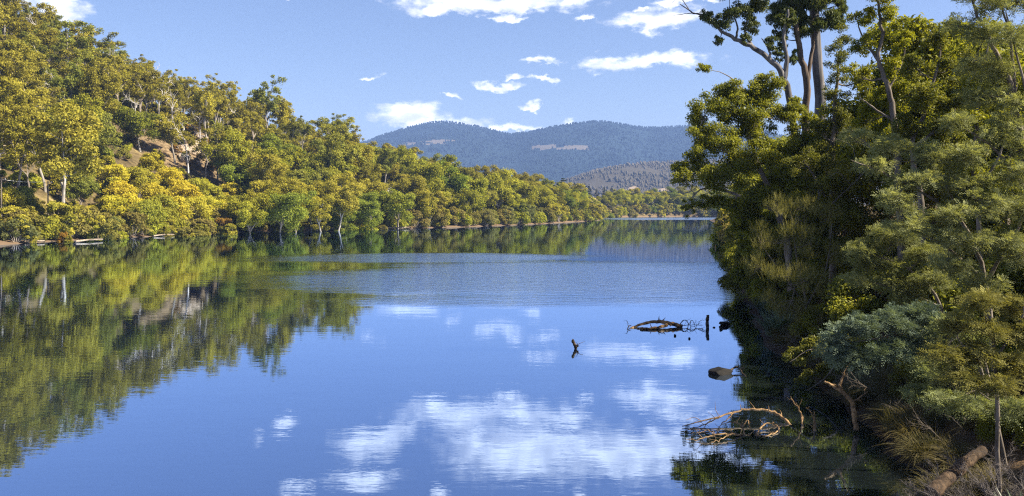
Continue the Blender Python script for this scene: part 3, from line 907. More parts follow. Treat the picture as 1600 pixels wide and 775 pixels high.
# --- forest on the hillside: candidates by dart throwing over the slope
cand = []
tries = 0
while tries < 14000:
    tries += 1
    q = rs.uniform(60, 560); c = rs.uniform(146, 330)
    x = -0.91 * c + 0.41 * q; y = 0.41 * c + 0.91 * q
    if y < 120: continue
    u = to_u(x, y)
    if u < -90 or u > 935: continue
    if math.hypot((x + 104) / 18, (y - 294) / 40) < 1 and rs.random() < .72: continue
    if math.hypot((x + 44) / 9, (y - 316) / 16) < 1: continue
    if math.hypot((x - 54) / 24, (y - 630) / 34) < 1: continue
    if 594 < u < 618 and y < 318: continue
    if 160 < u < 385 and y < 262: continue
    if 905 < u < 935 and y < 560: continue
    if u < 165 and y < 200: continue
    r = rs.uniform(2.5, 3.7)
    if y > 300: r *= 1.12
    if not free(x, y, r): continue
    TAKEN.append((x, y, r)); cand.append((x, y))
cand = np.array(cand)
zc = terrain(cand[:, 0], cand[:, 1])
uc = 800 + F * cand[:, 0] / cand[:, 1]
vt = HZ - (zc + 17 - CH) / cand[:, 1] * F       # rough row of the crown top
# how much of each one shows: height of its crown above the nearer crowns in its column
order = np.argsort(cand[:, 1])
show = np.zeros(len(cand)); hor = np.full(2400, 400.0)
for i in order:
    a = int(np.clip(uc[i] - 4.0 / cand[i, 1] * F + 300, 0, 2398)); b = int(np.clip(uc[i] + 4.0 / cand[i, 1] * F + 300, a + 1, 2399))
    gain = np.maximum(hor[a:b] - vt[i], 0)
    show[i] = gain.sum() * (1 if -5 < uc[i] < 940 else 0.0)
    hor[a:b] = np.minimum(hor[a:b], vt[i])
pick = np.argsort(-show)[:255]
is_ind = np.zeros(len(cand), bool); is_ind[pick] = True


def zone(u, v):
    if u < 60: h = 'at the left picture edge'
    elif u < 160: h = 'above the white-trunked tree'
    elif u < 275: h = 'above the yellow willows'
    elif u < 360: h = 'around the rocky slope'
    elif u < 460: h = 'above the round-topped tree'
    elif u < 570: h = 'above the white-trunked cluster'
    elif u < 660: h = 'around the dry paddock'
    elif u < 780: h = 'above the dome row'
    elif u < 860: h = 'left of the ridge pines'
    else: h = 'below the ridge pines'
    sky_v = np.interp(u, [0, 100, 200, 300, 400, 500, 600, 700, 800, 900], [-30, 45, 75, 100, 165, 200, 220, 235, 255, 280])
    f = (v - sky_v) / max(340 - sky_v, 1)
    vv = 'on the skyline' if f < .10 else 'on the upper slope' if f < .32 else 'on the middle slope' if f < .58 else 'on the lower slope'
    return h, vv


COLR = {0: 'olive', 1: 'olive', 2: 'thin olive', 3: 'dense green', 4: 'green', 5: 'olive', 6: 'dense green', 7: 'wispy olive', 8: 'open olive', 9: 'slender olive'}
rest = []
for i in range(len(cand)):
    x, y = cand[i]
    lower = zc[i] < 16
    k = int(rs.choice([3, 4, 5, 6, 0])) if (lower and uc[i] > 340) or uc[i] > 560 else int(rs.choice([0, 2, 7, 5, 1, 8, 4, 9]) if zc[i] < 30 else rs.choice([7, 8, 9, 2, 7, 0, 1, 8]))
    h = rs.uniform(11.5, 23) * (1.0 if y < 330 else 0.92)
    if vt[i] < np.interp(uc[i], [0, 100, 200, 300, 400], [0, 60, 90, 110, 175]): h *= rs.uniform(0.8, 1.15)
    if is_ind[i]:
        hz_, vz_ = zone(uc[i], vt[i])
        bk = 'pale' if k in (0, 2, 4, 7, 9) else 'brown'
        place('eucalyptus_tree', EUC[k], x, y, h / 20, rs.uniform(0, 6.28), '%s eucalyptus, %s trunk, %s %s' % (COLR[k], bk, vz_, hz_), 'tree', 'forest eucalyptus %s %s' % (vz_, hz_), z=zc[i], sz=rs.uniform(.85, 1.12))
    else:
        rest.append((x, y, zc[i], h / 20, rs.uniform(0, 6.28), k))


def scatter(name, label, cat, pts, protos):
    """a mass nobody counts: instances of the tree meshes on points, as one object"""
    pts = np.array(pts)
    me = bpy.data.meshes.new(name)
    me.vertices.add(len(pts))
    me.vertices.foreach_set('co', pts[:, :3].astype(np.float32).ravel())
    for nm, colm, ty in (('scl', 3, 'FLOAT'), ('rot', 4, 'FLOAT'), ('pick', 5, 'INT')):
        a = me.attributes.new(nm, ty, 'POINT')
        a.data.foreach_set('value', pts[:, colm].astype(np.int32 if ty == 'INT' else np.float32))
    o = link(name, me)
    tag(o, label, cat, kind='stuff')
    ng = bpy.data.node_groups.new(name, 'GeometryNodeTree')
    ng.interface.new_socket('Geometry', in_out='INPUT', socket_type='NodeSocketGeometry')
    ng.interface.new_socket('Geometry', in_out='OUTPUT', socket_type='NodeSocketGeometry')
    N, Lk = ng.nodes, ng.links
    gi = N.new('NodeGroupInput'); go = N.new('NodeGroupOutput')
    allj = N.new('GeometryNodeGeometryToInstance')
    for parts in reversed(protos):
        j = N.new('GeometryNodeJoinGeometry')
        for ob in parts:
            oi = N.new('GeometryNodeObjectInfo'); oi.inputs['Object'].default_value = ob; oi.transform_space = 'ORIGINAL'
            Lk.new(oi.outputs['Geometry'], j.inputs[0])
        Lk.new(j.outputs[0], allj.inputs[0])
    ip = N.new('GeometryNodeInstanceOnPoints')

    def named(nm, ty):
        a = N.new('GeometryNodeInputNamedAttribute'); a.data_type = ty; a.inputs[0].default_value = nm
        return a.outputs[0]
    cx = N.new('ShaderNodeCombineXYZ'); Lk.new(named('rot', 'FLOAT'), cx.inputs[2])
    er = N.new('FunctionNodeEulerToRotation'); Lk.new(cx.outputs[0], er.inputs[0])
    Lk.new(gi.outputs[0], ip.inputs['Points']); Lk.new(allj.outputs[0], ip.inputs['Instance'])
    ip.inputs['Pick Instance'].default_value = True
    Lk.new(named('pick', 'INT'), ip.inputs['Instance Index']); Lk.new(er.outputs[0], ip.inputs['Rotation']); Lk.new(named('scl', 'FLOAT'), ip.inputs['Scale'])
    Lk.new(ip.outputs[0], go.inputs[0])
    md = o.modifiers.new('scatter', 'NODES'); md.node_group = ng
    return o


def first_parts(meshes):
    out = []
    for me in meshes:
        out.append(next(o for o in bpy.data.objects if o.data == me))
    return out


if rest:
    used = sorted({int(r[5]) for r in rest})
    have = [k for k in range(10) if any(o.data == EUC[k][0] for o in bpy.data.objects)]
    rest = [(*r[:5], have.index(int(r[5])) if int(r[5]) in have else 0) for r in rest]
    scatter('forest', 'mass of further eucalyptus filling the wooded hillside behind the counted trees', 'forest', rest, [first_parts(EUC[k]) for k in have])

# --- understory shrubs: waterline row first, then slope
row = []
s_acc = 0.0
LS = LEFT0[4:]
for a, b in zip(LS[:-1], LS[1:]):
    L = np.linalg.norm(b - a); nrmv = np.array([-(b - a)[1], (b - a)[0]]) / L
    n = max(int(L / 2.3), 1)
    for k in range(n):
        p = a + (b - a) * (k + rs.random()) / n + nrmv * rs.uniform(0.9, 5.5)
        row.append(p)
row += [np.array([at_u(u, Y), Y]) for u, Y in ((92, 177), (104, 180), (116, 184), (62, 171), (498, 268), (508, 271), (520, 275), (484, 265))]
row = [p for p in row if to_u(*p) > -20]
row.sort(key=lambda p: to_u(*p))
for i, p in enumerate(row):
    u = to_u(*p)
    k = int(rs.integers(0, 4)); s = rs.uniform(.8, 1.7) * (0.85 if u < 350 else 1.0)
    marks = [(70, 'beside the flax clumps at the left edge'), (170, 'below the big white-trunked tree'), (260, 'below the left half of the yellow willows'), (350, 'below the right half of the yellow willows'), (420, 'beside the russet bush'),
             (480, 'under the leaning eucalyptus'), (560, 'below the white-trunked cluster'), (640, 'below the dry paddock'), (720, 'below the white shed'), (800, 'left of the picture middle'), (860, 'right of the picture middle'), (2000, 'near the point of the left bank')]
    w = next(t for m_, t in marks if u < m_)
    sz = 'low' if s < 1.0 else 'rounded' if s < 1.35 else 'large'
    place('waterside_shrub', SHRUB[k], p[0], p[1], s, rs.uniform(0, 6.28), '%s %s waterside shrub %s' % (sz, ('olive', 'upright olive', 'green', 'tall olive')[k], w), 'shrub', 'waterside shrubs %s' % w, ('stems', 'foliage'))
for i in range(46):
    t = (i + rs.random() * .6) / 46
    p = resample(FAR[:4], 200)[int(t * 199)] if False else np.array([np.interp(t * 3, range(4), FAR[:4, 0]), np.interp(t * 3, range(4), FAR[:4, 1])])
    p = p + np.array([-.25, .95]) * rs.uniform(-.8, 2.6)
    k = int(rs.integers(0, 4))
    place('waterside_shrub', SHRUB[k], p[0], p[1], rs.uniform(1.0, 1.8), rs.uniform(0, 6.28), '%s shrub at the far bank of the river bend' % ('olive', 'upright olive', 'green', 'tall olive')[k], 'shrub', 'shrubs on the far bank of the bend', ('stems', 'foliage'))
und = []
for _ in range(2600):
    q = rs.uniform(80, 520); c = rs.uniform(148, 300)
    x = -0.91 * c + 0.41 * q; y = 0.41 * c + 0.91 * q
    u = to_u(x, y)
    if y < 130 or u < -40 or u > 930: continue
    if math.hypot((x + 44) / 13, (y - 315) / 18) < 1 or math.hypot((x - 54) / 24, (y - 630) / 34) < 1: continue
    rocky = math.hypot((x + 104) / 18, (y - 294) / 40) < 1
    if rocky and rs.random() < .15: continue
    und.append((x, y, 0, rs.uniform(.4, .8 if rocky else 1.25), rs.uniform(0, 6.28), int(rs.integers(0, 4))))
und = np.array(und); und[:, 2] = terrain(und[:, 0], und[:, 1]) - 0.1
scatter('undergrowth', 'low scrub filling the ground between the hillside trees', 'undergrowth', und, [first_parts(SHRUB[k]) for k in range(4)])


# ------------------------------------------------------------------ rocks, logs, sheds, poles on the left bank
def rock_mesh(name, seed, mt, sub=3, rough=0.35, flat=0.7):
    import bmesh
    bm = bmesh.new()
    bmesh.ops.create_icosphere(bm, subdivisions=sub, radius=1)
    rg = random.Random(seed)
    pl = [(nrm(np.array([rg.gauss(0, 1), rg.gauss(0, 1), rg.gauss(0, 1)])), rg.uniform(.5, .85)) for _ in range(9)]
    for v in bm.verts:
        p = np.array(v.co)
        for n_, d_ in pl:
            e = p @ n_ - d_
            if e > 0: p = p - n_ * e * .9
        p = p * (1 + rough * .25 * float(fbm(np.array([p[0] * 2 + seed]), np.array([p[1] * 2 + p[2] * 1.3]), seed, 3)[0]))
        p[2] *= flat
        v.co = p
    me = bpy.data.meshes.new(name); bm.to_mesh(me); bm.free()
    me.materials.append(mt)
    return me


RK = [rock_mesh('outcrop%d' % i, i, M['cliff']) for i in range(3)]
for i, (u, Y, s, lab) in enumerate([(296, 286, 3.4, 'large pale outcrop rock in the middle of the rocky slope'), (304, 300, 2.8, 'pale rock above the large outcrop'), (340, 305, 3.0, 'pale brown ledge right of the dead trees'), (352, 296, 2.2, 'small pale rock right of the brown ledge'),
                                   (285, 275, 2.0, 'small pale rock below the large outcrop'), (318, 312, 2.4, 'pale rock below the highest russet bush'), (26, 236, 3.0, 'pale rock face at the left edge of the slope'), (50, 262, 2.6, 'pale ledge between trees high on the left slope'),
                                   (10, 214, 2.4, 'pale rock low on the left edge of the slope'), (270, 290, 1.5, 'small grey rock at the left side of the rocky slope'), (280, 282, 1.1, 'smallest pale rock on the left of the rocky slope'), (308, 278, 1.4, 'pale boulder among the lower amber bushes'), (324, 296, 1.3, 'pale boulder below the middle orange bush'), (334, 312, 1.6, 'pale boulder near the top right of the rocky slope')]):
    x = at_u(u, Y)
    o = link('outcrop_rock', RK[i % 3], None, (x, Y, tz(x, Y) + .2 * s)); o.scale = (s * 1.3, s, s); o.rotation_euler = (0.2, 0.35, i * 1.3)
    tag(o, lab, 'rock', 'pale rocks on the hillside')
# stones along the shore, too many and small to count
mb = MB()
import bmesh as _b
bm = _b.new(); _b.ops.create_icosphere(bm, subdivisions=1, radius=1)
iv = np.array([v.co[:] for v in bm.verts]); itri = np.array([[v.index for v in f.verts] for f in bm.faces]); bm.free()
for a, b in zip(LEFT[3:18], LEFT[4:19]):
    L = np.linalg.norm(b - a); nv = np.array([-(b - a)[1], (b - a)[0]]) / L
    for k in range(int(L * 3.0)):
        p = a + (b - a) * rs.random() + nv * rs.normal(0.5, .8)
        s = rs.uniform(.1, .42) ** 1.0
        v = iv * rs.uniform(.7, 1.3, (len(iv), 1)) * s * np.array([1.5, 1.1, .6])
        mb.add(v + np.array([p[0], p[1], max(tz(p[0], p[1]), -.05) + s * .2]), itri)
tag(link('shore_stones', mb.mesh('shore_stones', M['shore_rock'])), 'brown stones and rubble lining the left waterline', 'stones', kind='stuff')


def log_mesh(name, pts, r0, r1, mt, sides=8, n=14, knots=0, seed=0, twigs=()):
    mb = MB(); rng = np.random.default_rng(seed)
    p = resample(pts, n)
    r = np.linspace(r0, r1, n) * (1 + rng.normal(0, .08, n))
    tube(mb, p, r, sides)
    for _ in range(knots):
        k = rng.integers(2, n - 2)
        d = rot_dir(rng, p[k + 1] - p[k], R(rng.uniform(40, 80)), rng.uniform(0, 6.28)); d[2] = abs(d[2])
        q = path(rng, p[k], d, r0 * rng.uniform(4, 9), 4, 0, .2)
        tube(mb, q, np.linspace(r[k] * .5, r[k] * .15, 5), 5)
    return mb.mesh(name, mt, True)


for i, (u0, v0, u1, v1, r, lab) in enumerate([(92, 374.5, 140, 374, .24, 'long pale driftwood log on the shore below the white-trunked tree'), (118, 379, 160, 376.5, .2, 'pale driftwood log half in the water right of the first log'), (150, 372, 196, 370, .2, 'grey driftwood log at the left end of the willow thicket'),
                                             (30, 380, 70, 379, .2, 'short driftwood log below the flax clumps'), (415, 361.5, 450, 359.5, .22, 'pale log at the foot of the leaning eucalyptus'), (520, 359.3, 552, 358.6, .26, 'pale log on the shore below the white-trunked cluster'),
                                             (585, 357.8, 640, 357.6, .25, 'long pale log on the shore below the dry paddock'), (240, 370, 272, 368.5, .18, 'thin log at the shore below the middle willows'), (820, 350.5, 846, 349, .3, 'pale bough lying at the water near the sweeping eucalyptus')]):
    a = P(u0, v0, CH * F / (v0 - HZ)); b = P(u1, v1, CH * F / (v1 - HZ))
    a[2] += .22; b[2] += .35
    m_ = (a + b) / 2 + np.array([0, .3, .18])
    o = link('driftwood_log', log_mesh('driftwood', [a - m_, a * .6 + b * .4 - m_ + [0, .2, .1], (b * .8 + a * .2) - m_ + [0, -.1, .05], b - m_], r, r * .55, M['drift'], 7, 12, 3, i), None, tuple(m_))
    tag(o, lab, 'log', 'driftwood along the left shore')


def blades(mb, rng, n, L, W, spread, base=.25, seg=4, stiff=.5):
    a = rng.uniform(0, 6.28, n); rr = base * np.sqrt(rng.random(n))
    b = np.stack([rr * np.cos(a), rr * np.sin(a), np.full(n, -.05)], -1)
    a2 = a + rng.normal(0, .5, n)
    out = np.stack([np.cos(a2), np.sin(a2), 0 * a], -1)
    l = L * rng.uniform(.5, 1.15, n); sp = spread * rng.uniform(.3, 1.3, n)
    t = np.linspace(0, 1, seg + 1)
    ctr = b[:, None] + out[:, None] * (l * sp)[:, None, None] * (t ** 1.5)[None, :, None] + np.array([0, 0, 1.0]) * (l[:, None] * (t - (1 - stiff) * sp[:, None] * t ** 2.4))[..., None]
    sd = np.stack([-np.sin(a2), np.cos(a2), 0 * a], -1)
    w = W * (1 - t ** 2) + W * .04
    V = np.stack([ctr + sd[:, None] * w[None, :, None] / 2, ctr - sd[:, None] * w[None, :, None] / 2], 2).reshape(n, -1, 3)
    k = np.arange(seg) * 2
    f = np.stack([k, k + 1, k + 3, k + 2], -1)[None] + (np.arange(n) * (seg + 1) * 2)[:, None, None]
    mb.add(V.reshape(-1, 3), f.reshape(-1, 4), np.repeat(np.clip(rng.normal(.5, .25, n), 0, 1), seg))


def tuft_mesh(name, seed, n, L, W, spread, mt, base=.25, stiff=.5):
    mb = MB(); blades(mb, np.random.default_rng(seed), n, L, W, spread, base, 4, stiff)
    return mb.mesh(name, mt)


FLAX = tuft_mesh('flax', 5, 130, 1.9, .10, .75, M['flax'], .45, .35)
SEDGE = [tuft_mesh('sedge%d' % i, 10 + i, 420, 1.05, .015, .95, M['sedge'], .28, .3) for i in range(3)]
for i, (u, Y, s) in enumerate([(12, 166, 1.5), (26, 164, 1.7), (36, 166, 1.3)]):
    x = at_u(u, Y); o = link('flax_clump', FLAX, None, (x, Y, tz(x, Y))); o.scale = (s, s, s); o.rotation_euler.z = i
    tag(o, '%s of the three green flax clumps at the left edge of the shore' % ('leftmost', 'middle', 'rightmost')[i], 'plant', 'flax clumps on the left shore')


def box(mb, c, s):
    c = np.array(c, float); s = np.array(s, float) / 2
    v = np.array([(x, y, z) for x in (-1, 1) for y in (-1, 1) for z in (-1, 1)]) * s + c
    mb.add(v, [[0, 1, 3, 2], [4, 6, 7, 5], [0, 4, 5, 1], [2, 3, 7, 6], [0, 2, 6, 4], [1, 5, 7, 3]])


def shed(u, Y, w, d, h, rz, label, zb=0.0):
    x = at_u(u, Y); z = tz(x, Y) + zb
    e = link('farm_shed', None, None, (x, Y, z)); e.rotation_euler.z = rz
    tag(e, label, 'shed')
    mb = MB(); box(mb, (0, 0, h / 2 - .5), (w, d, h + 1)); link('wall', mb.mesh('shed_wall', M['white_wall']), e)
    mb = MB()
    rh = h + w * .22
    v = [(-w / 2 - .3, -d / 2 - .3, h - .05), (0, -d / 2 - .3, rh), (w / 2 + .3, -d / 2 - .3, h - .05), (-w / 2 - .3, d / 2 + .3, h - .05), (0, d / 2 + .3, rh), (w / 2 + .3, d / 2 + .3, h - .05)]
    v2 = [(a, b, c + .12) for a, b, c in v]
    mb.add(v + v2, [[0, 1, 4, 3], [1, 2, 5, 4], [6, 9, 10, 7], [7, 10, 11, 8], [0, 6, 7, 1], [1, 7, 8, 2], [3, 4, 10, 9], [4, 5, 11, 10], [0, 3, 9, 6], [2, 8, 11, 5]])
    mb.add([(-w / 2, -d / 2, h), (w / 2, -d / 2, h), (0, -d / 2, rh), (-w / 2, d / 2, h), (w / 2, d / 2, h), (0, d / 2, rh)], [[0, 1, 2], [3, 5, 4]])
    link('roof', mb.mesh('shed_roof', M['roof']), e)
    mb = MB(); box(mb, (-w * .2, -d / 2 - .02, h * .45), (1.0, .06, h * .8)); link('door', mb.mesh('shed_door', M['pole']), e)
    mb = MB(); box(mb, (w * .22, -d / 2 - .02, h * .6), (1.1, .06, .9)); link('window', mb.mesh('shed_window', M['glass']), e)


shed(612, 322, 3.6, 3.2, 2.3, .3, 'small white shed standing on the dry paddock', 0.3)
shed(698, 309, 3.0, 3.0, 2.4, -.2, 'small white shed half hidden in trees at the waterline')


def pole(u, Y, label):
    x = at_u(u, Y); z = tz(x, Y)
    e = link('power_pole', None, None, (x, Y, z)); tag(e, label, 'pole')
    mb = MB(); tube(mb, [(0, 0, -.5), (0, 0, 5), (0, 0, 10.6)], [.17, .15, .12], 8); link('post', mb.mesh('post', M['pole'], True), e)
    mb = MB(); box(mb, (0, 0, 10.1), (2.0, .12, .14)); link('crossarm', mb.mesh('crossarm', M['pole']), e)
    mb = MB(); tube(mb, [(-.8, 0, 10.17), (-.8, 0, 10.4)], [.06, .04], 6); im = mb.mesh('insulator', M['white_wall'])
    link('insulator', im, e); link('insulator', im, e, (1.6, 0, 0))
    return np.array([x, Y, z + 10.35])


a = pole(2, 181, 'brown timber power pole at the left picture edge')
b = pole(75, 190, 'power pole mostly hidden behind the big spreading eucalyptus')
mb = MB(); t_ = np.linspace(0, 1, 14)[:, None]
tube(mb, (a + [-.8, 0, 0]) * (1 - t_) + (b + [-.8, 0, 0]) * t_ - np.array([0, 0, 1.0]) * (1.2 * t_ * (1 - t_)), np.full(14, .035), 5)
tag(link('power_cable', mb.mesh('power_cable', M['cable'])), 'thin pale cable strung between the two poles at left', 'cable')


# ------------------------------------------------------------------ right bank: hero trees
def nearest(paths, c):
    best = None
    for p, r in paths:
        d = np.linalg.norm(p - c, axis=1)
        k = int(np.argmin(d + 0.6 * np.maximum(p[:, 2] - c[2], 0)))
        if best is None or d[k] < best[0]: best = (d[k], p[k], r[k])
    return best[1], best[2]


def hero(name, label, cat, limbs, clumps, kind, leafmat, barkmat, seed, group=None, parts=('trunk', 'crown'), dens=1.0, depth=1.0):
    """limbs: ([(u,v,Y)...], r0, r1); clumps: (u,v,Y,ru,rv) seen in the photograph, built at their own distance and size"""
    rng = np.random.default_rng(seed)
    tr, cr = MB(), MB()
    base = P(*limbs[0][0][0])
    base[2] = tz(base[0], base[1]) - .1
    paths = []
    for i, (pts, r0, r1) in enumerate(limbs):
        w = np.array([P(*p) for p in pts])
        if i == 0: w[0] = base - [0, 0, .3]
        w = resample(w - base, 4 * len(pts))
        w[1:-1] += rng.normal(0, min(r0 * .2, .03), w[1:-1].shape)
        r = np.linspace(r0, r1, len(w))
        tube(tr, w, r, 9 if r0 > .2 else 6)
        paths.append((w, r))
    C, Rd = [], []
    for (u, v, Y, ru, rv) in clumps:
        Y = Y + rng.normal(0, .25) * ru / F * Y
        c = P(u, v, Y) - base; a = ru / F * Y; b = rv / F * Y
        q, rq = nearest(paths, c)
        mid = (q + c) / 2 + np.array([rng.normal(0, .1 * a), rng.normal(0, .1 * a), -.10 * np.linalg.norm(c - q)])
        tw = resample([q, mid, c], 7)
        r = np.linspace(min(rq * .7, .07 * a + .012), .012 * a + .004, 7)
        tube(tr, tw, r, 5, False)
        paths.append((tw[3:], r[3:]))
        m = 13 if kind == 'leaf' else 10
        for _ in range(m):
            d = nrm(rng.normal(size=3)) * rng.random() ** .45
            sc_ = c + d * np.array([a, a * depth, b]) * .82
            C.append(sc_); Rd.append((a * rng.uniform(.30, .44), min(a, b * 1.6) * rng.uniform(.26, .38)))
            k = tw[rng.integers(3, 7)]
            tube(tr, np.array([k, (k + sc_) / 2 + rng.normal(0, .06 * a, 3), sc_]), [.010 * a + .006, .006 * a + .004, .003], 3, False)
    C = np.array(C); Rd = np.array(Rd)
    R3 = np.stack([Rd[:, 0], Rd[:, 0] * depth, Rd[:, 1]], -1)
    area = Rd[:, 0] ** 2
    if kind == 'leaf':
        leaves(cr, rng, C, R3, np.maximum((dens * 750 * area).astype(int), 30), .19, .062, .35, .4, .55, 2.0, .4)
    elif kind == 'hang':
        leaves(cr, rng, C, R3, np.maximum((dens * 750 * area).astype(int), 30), .30, .062, .9, .3, .6, 2.0, .35)
    elif kind == 'small':
        leaves(cr, rng, C, R3, np.maximum((dens * 1500 * area).astype(int), 30), .125, .045, .1, .35, .55, 2.0, .45)
    elif kind == 'feather':
        sprays(cr, rng, C, R3, np.maximum((dens * 900 * area).astype(int), 12), .20, 9, .085, .024, .3, .25, 2.0, .4)
    elif kind == 'spike':
        sprays(cr, rng, C, R3, np.maximum((dens * 360 * area).astype(int), 12), .34, 11, .055, .024, .02, .9, 2.0, .5, axis=(0, 0, .9))
    e = link(name, None, None, tuple(base))
    tag(e, label, cat, group)
    link(parts[0], tr.mesh(name + '_' + parts[0], M[barkmat], True), e)
    link(parts[1], cr.mesh(name + '_' + parts[1], M[leafmat]), e)
    return e


hero('gum_tree', 'tall grey-trunked gum with dark drooping foliage at the top of the right bank', 'tree',
     [([(1292, 480, 58), (1288, 300, 58), (1283, 200, 58), (1277, 100, 58), (1271, 0, 58), (1266, -120, 58), (1262, -260, 58)], .46, .2),
      ([(1274, 50, 58), (1245, 0, 57.5), (1225, -60, 57)], .16, .08), ([(1272, 20, 58), (1300, -30, 58), (1315, -90, 58)], .16, .08)],
     [(1226, 5, 56.2, 28, 46), (1254, 26, 56.2, 28, 42), (1284, 22, 56.2, 30, 50), (1309, 8, 56.6, 22, 46), (1268, -20, 56.2, 40, 40), (1240, -50, 57.5, 46, 45), (1292, -60, 58, 48, 45), (1262, -130, 58, 70, 50), (1222, -200, 58, 55, 50), (1310, -190, 58, 55, 50), (1265, -275, 58, 60, 45), (1218, 40, 56, 14, 26)],
     'hang', 'gum', 'bark_grey', 1, dens=2.3)
hero('gum_tree', 'slim reddish-brown gum trunk just left of the tall grey one', 'tree',
     [([(1268, 480, 56), (1262, 330, 56), (1259, 185, 56), (1261, 130, 56), (1252, 90, 56), (1247, 60, 56), (1240, 10, 56), (1232, -60, 56)], .28, .12), ([(1261, 130, 56), (1268, 80, 56.4), (1272, -10, 57)], .15, .08)],
     [(1235, -70, 56, 40, 30), (1265, -60, 56.5, 35, 30), (1222, -110, 56, 40, 30), (1240, 90, 56, 10, 14), (1225, 60, 56, 14, 16)], 'hang', 'gum', 'bark_red', 2, dens=2.0)
hero('gum_tree', 'gum with a long bare limb arching left into the sky over the river', 'tree',
     [([(1252, 470, 54), (1246, 330, 54), (1240, 200, 54), (1226, 122, 54), (1205, 95, 54), (1175, 72, 53.6), (1150, 62, 53.4), (1128, 48, 53), (1105, 28, 53), (1085, 20, 53), (1062, 6, 53)], .26, .025),
      ([(1226, 122, 54), (1229, 90, 54), (1225, 60, 54), (1231, 15, 54)], .17, .07), ([(1175, 72, 53.6), (1164, 48, 53.6), (1172, 15, 53.6)], .11, .04), ([(1150, 62, 53.4), (1152, 40, 53), (1140, 10, 53)], .08, .03),
      ([(1085, 20, 53), (1068, 22, 53), (1052, 24, 53)], .03, .012), ([(1076, 14, 53), (1062, -4, 53), (1050, 4, 53)], .03, .012), ([(1205, 95, 54), (1200, 75, 54), (1190, 60, 54)], .08, .03)],
     [(1103, 27, 53, 15, 13), (1128, 36, 53, 18, 20), (1150, 20, 53, 24, 18), (1174, 42, 53.6, 17, 18), (1186, 12, 53.6, 24, 18), (1163, 62, 53.4, 11, 11), (1205, 68, 54, 14, 14), (1140, -22, 53, 30, 20), (1190, -34, 53.6, 38, 25), (1216, 85, 54, 12, 14), (1230, 30, 54, 20, 20), (1122, 62, 53, 10, 10)],
     'leaf', 'gum', 'bark_grey', 3, dens=1.8)
hero('eucalyptus_tree', 'broad sunlit eucalyptus overhanging the river from the right bank', 'tree',
     [([(1238, 470, 51), (1232, 400, 51), (1215, 330, 51.5), (1190, 270, 52), (1170, 215, 52.5), (1160, 165, 53)], .26, .06), ([(1215, 330, 51.5), (1180, 315, 51), (1140, 300, 51), (1100, 295, 51), (1078, 310, 51)], .13, .025),
      ([(1190, 270, 52), (1150, 245, 52), (1115, 225, 52), (1092, 200, 52)], .12, .03), ([(1170, 215, 52.5), (1195, 170, 53), (1205, 140, 53)], .10, .03), ([(1180, 160, 53), (1140, 120, 52.5), (1105, 108, 52)], .05, .012)],
     [(1100, 182, 52, 36, 40), (1138, 168, 52.5, 38, 28), (1086, 232, 51.5, 30, 34), (1130, 225, 52, 44, 38), (1176, 200, 52.5, 40, 38), (1068, 274, 51, 24, 22), (1108, 276, 51, 42, 30), (1160, 262, 51.5, 44, 38), (1202, 250, 52.5, 40, 44),
      (1076, 326, 51, 12, 20), (1098, 316, 51, 18, 16), (1136, 318, 51, 30, 18), (1172, 325, 51, 40, 36), (1155, 145, 53, 42, 17), (1192, 152, 53, 38, 26), (1228, 185, 53.5, 34, 40), (1100, 108, 52, 13, 9), (1205, 128, 53, 26, 16), (1215, 300, 52, 40, 40), (1190, 375, 51, 38, 36), (1158, 350, 51, 22, 18), (1250, 225, 52.5, 34, 36), (1268, 270, 52, 34, 36), (1240, 290, 52, 36, 34), (1285, 220, 53, 28, 30), (1238, 172, 53.5, 24, 24), (1268, 185, 53.5, 20, 22)],
     'leaf', 'near_euc', 'bark', 4, dens=1.6)
hero('blackwood_tree', 'dense dark blackwood standing right of the grey gum trunk', 'tree',
     [([(1300, 500, 45), (1302, 380, 45), (1300, 260, 45), (1306, 160, 45), (1312, 80, 45)], .22, .05), ([(1302, 330, 45), (1275, 280, 44), (1255, 250, 44)], .1, .03)],
     [(1308, 110, 44.5, 24, 34), (1298, 190, 44.5, 28, 30), (1312, 70, 45, 28, 36), (1332, 132, 45, 32, 38), (1302, 150, 45, 20, 30), (1288, 215, 45, 36, 38), (1332, 205, 45, 38, 40), (1252, 258, 44, 32, 36), (1300, 278, 44, 44, 40), (1258, 318, 43.5, 42, 38), (1312, 340, 44, 44, 40), (1250, 380, 43.5, 38, 36), (1300, 400, 44, 44, 38), (1345, 275, 45, 36, 40), (1355, 350, 45, 40, 44)],
     'small', 'blackwood', 'bark_dark', 5, dens=1.35)
hero('blackwood_tree', 'thin-crowned tree with bright backlit leaves and crooked dark trunk against the sky', 'tree',
     [([(1412, 440, 38), (1405, 300, 38), (1398, 190, 38), (1388, 140, 38), (1372, 95, 38), (1378, 50, 38), (1371, 0, 38), (1366, -40, 38)], .17, .03), ([(1372, 95, 38), (1350, 60, 38), (1335, 20, 38)], .06, .015), ([(1388, 140, 38), (1410, 95, 38), (1415, 60, 38)], .06, .015), ([(1398, 190, 38), (1360, 165, 38), (1340, 150, 38)], .06, .015)],
     [(1350, 28, 38, 26, 22), (1394, 28, 38, 26, 24), (1370, -12, 38, 36, 24), (1410, 68, 38, 24, 22), (1350, 72, 38, 22, 20), (1400, 108, 38, 24, 24), (1384, 152, 38.4, 28, 22), (1420, 150, 38.6, 26, 26), (1345, 120, 39, 22, 24), (1360, 185, 39, 30, 26), (1405, 215, 39, 34, 28), (1370, 235, 39, 30, 28)],
     'small', 'glow', 'bark_dark', 6, dens=1.7)
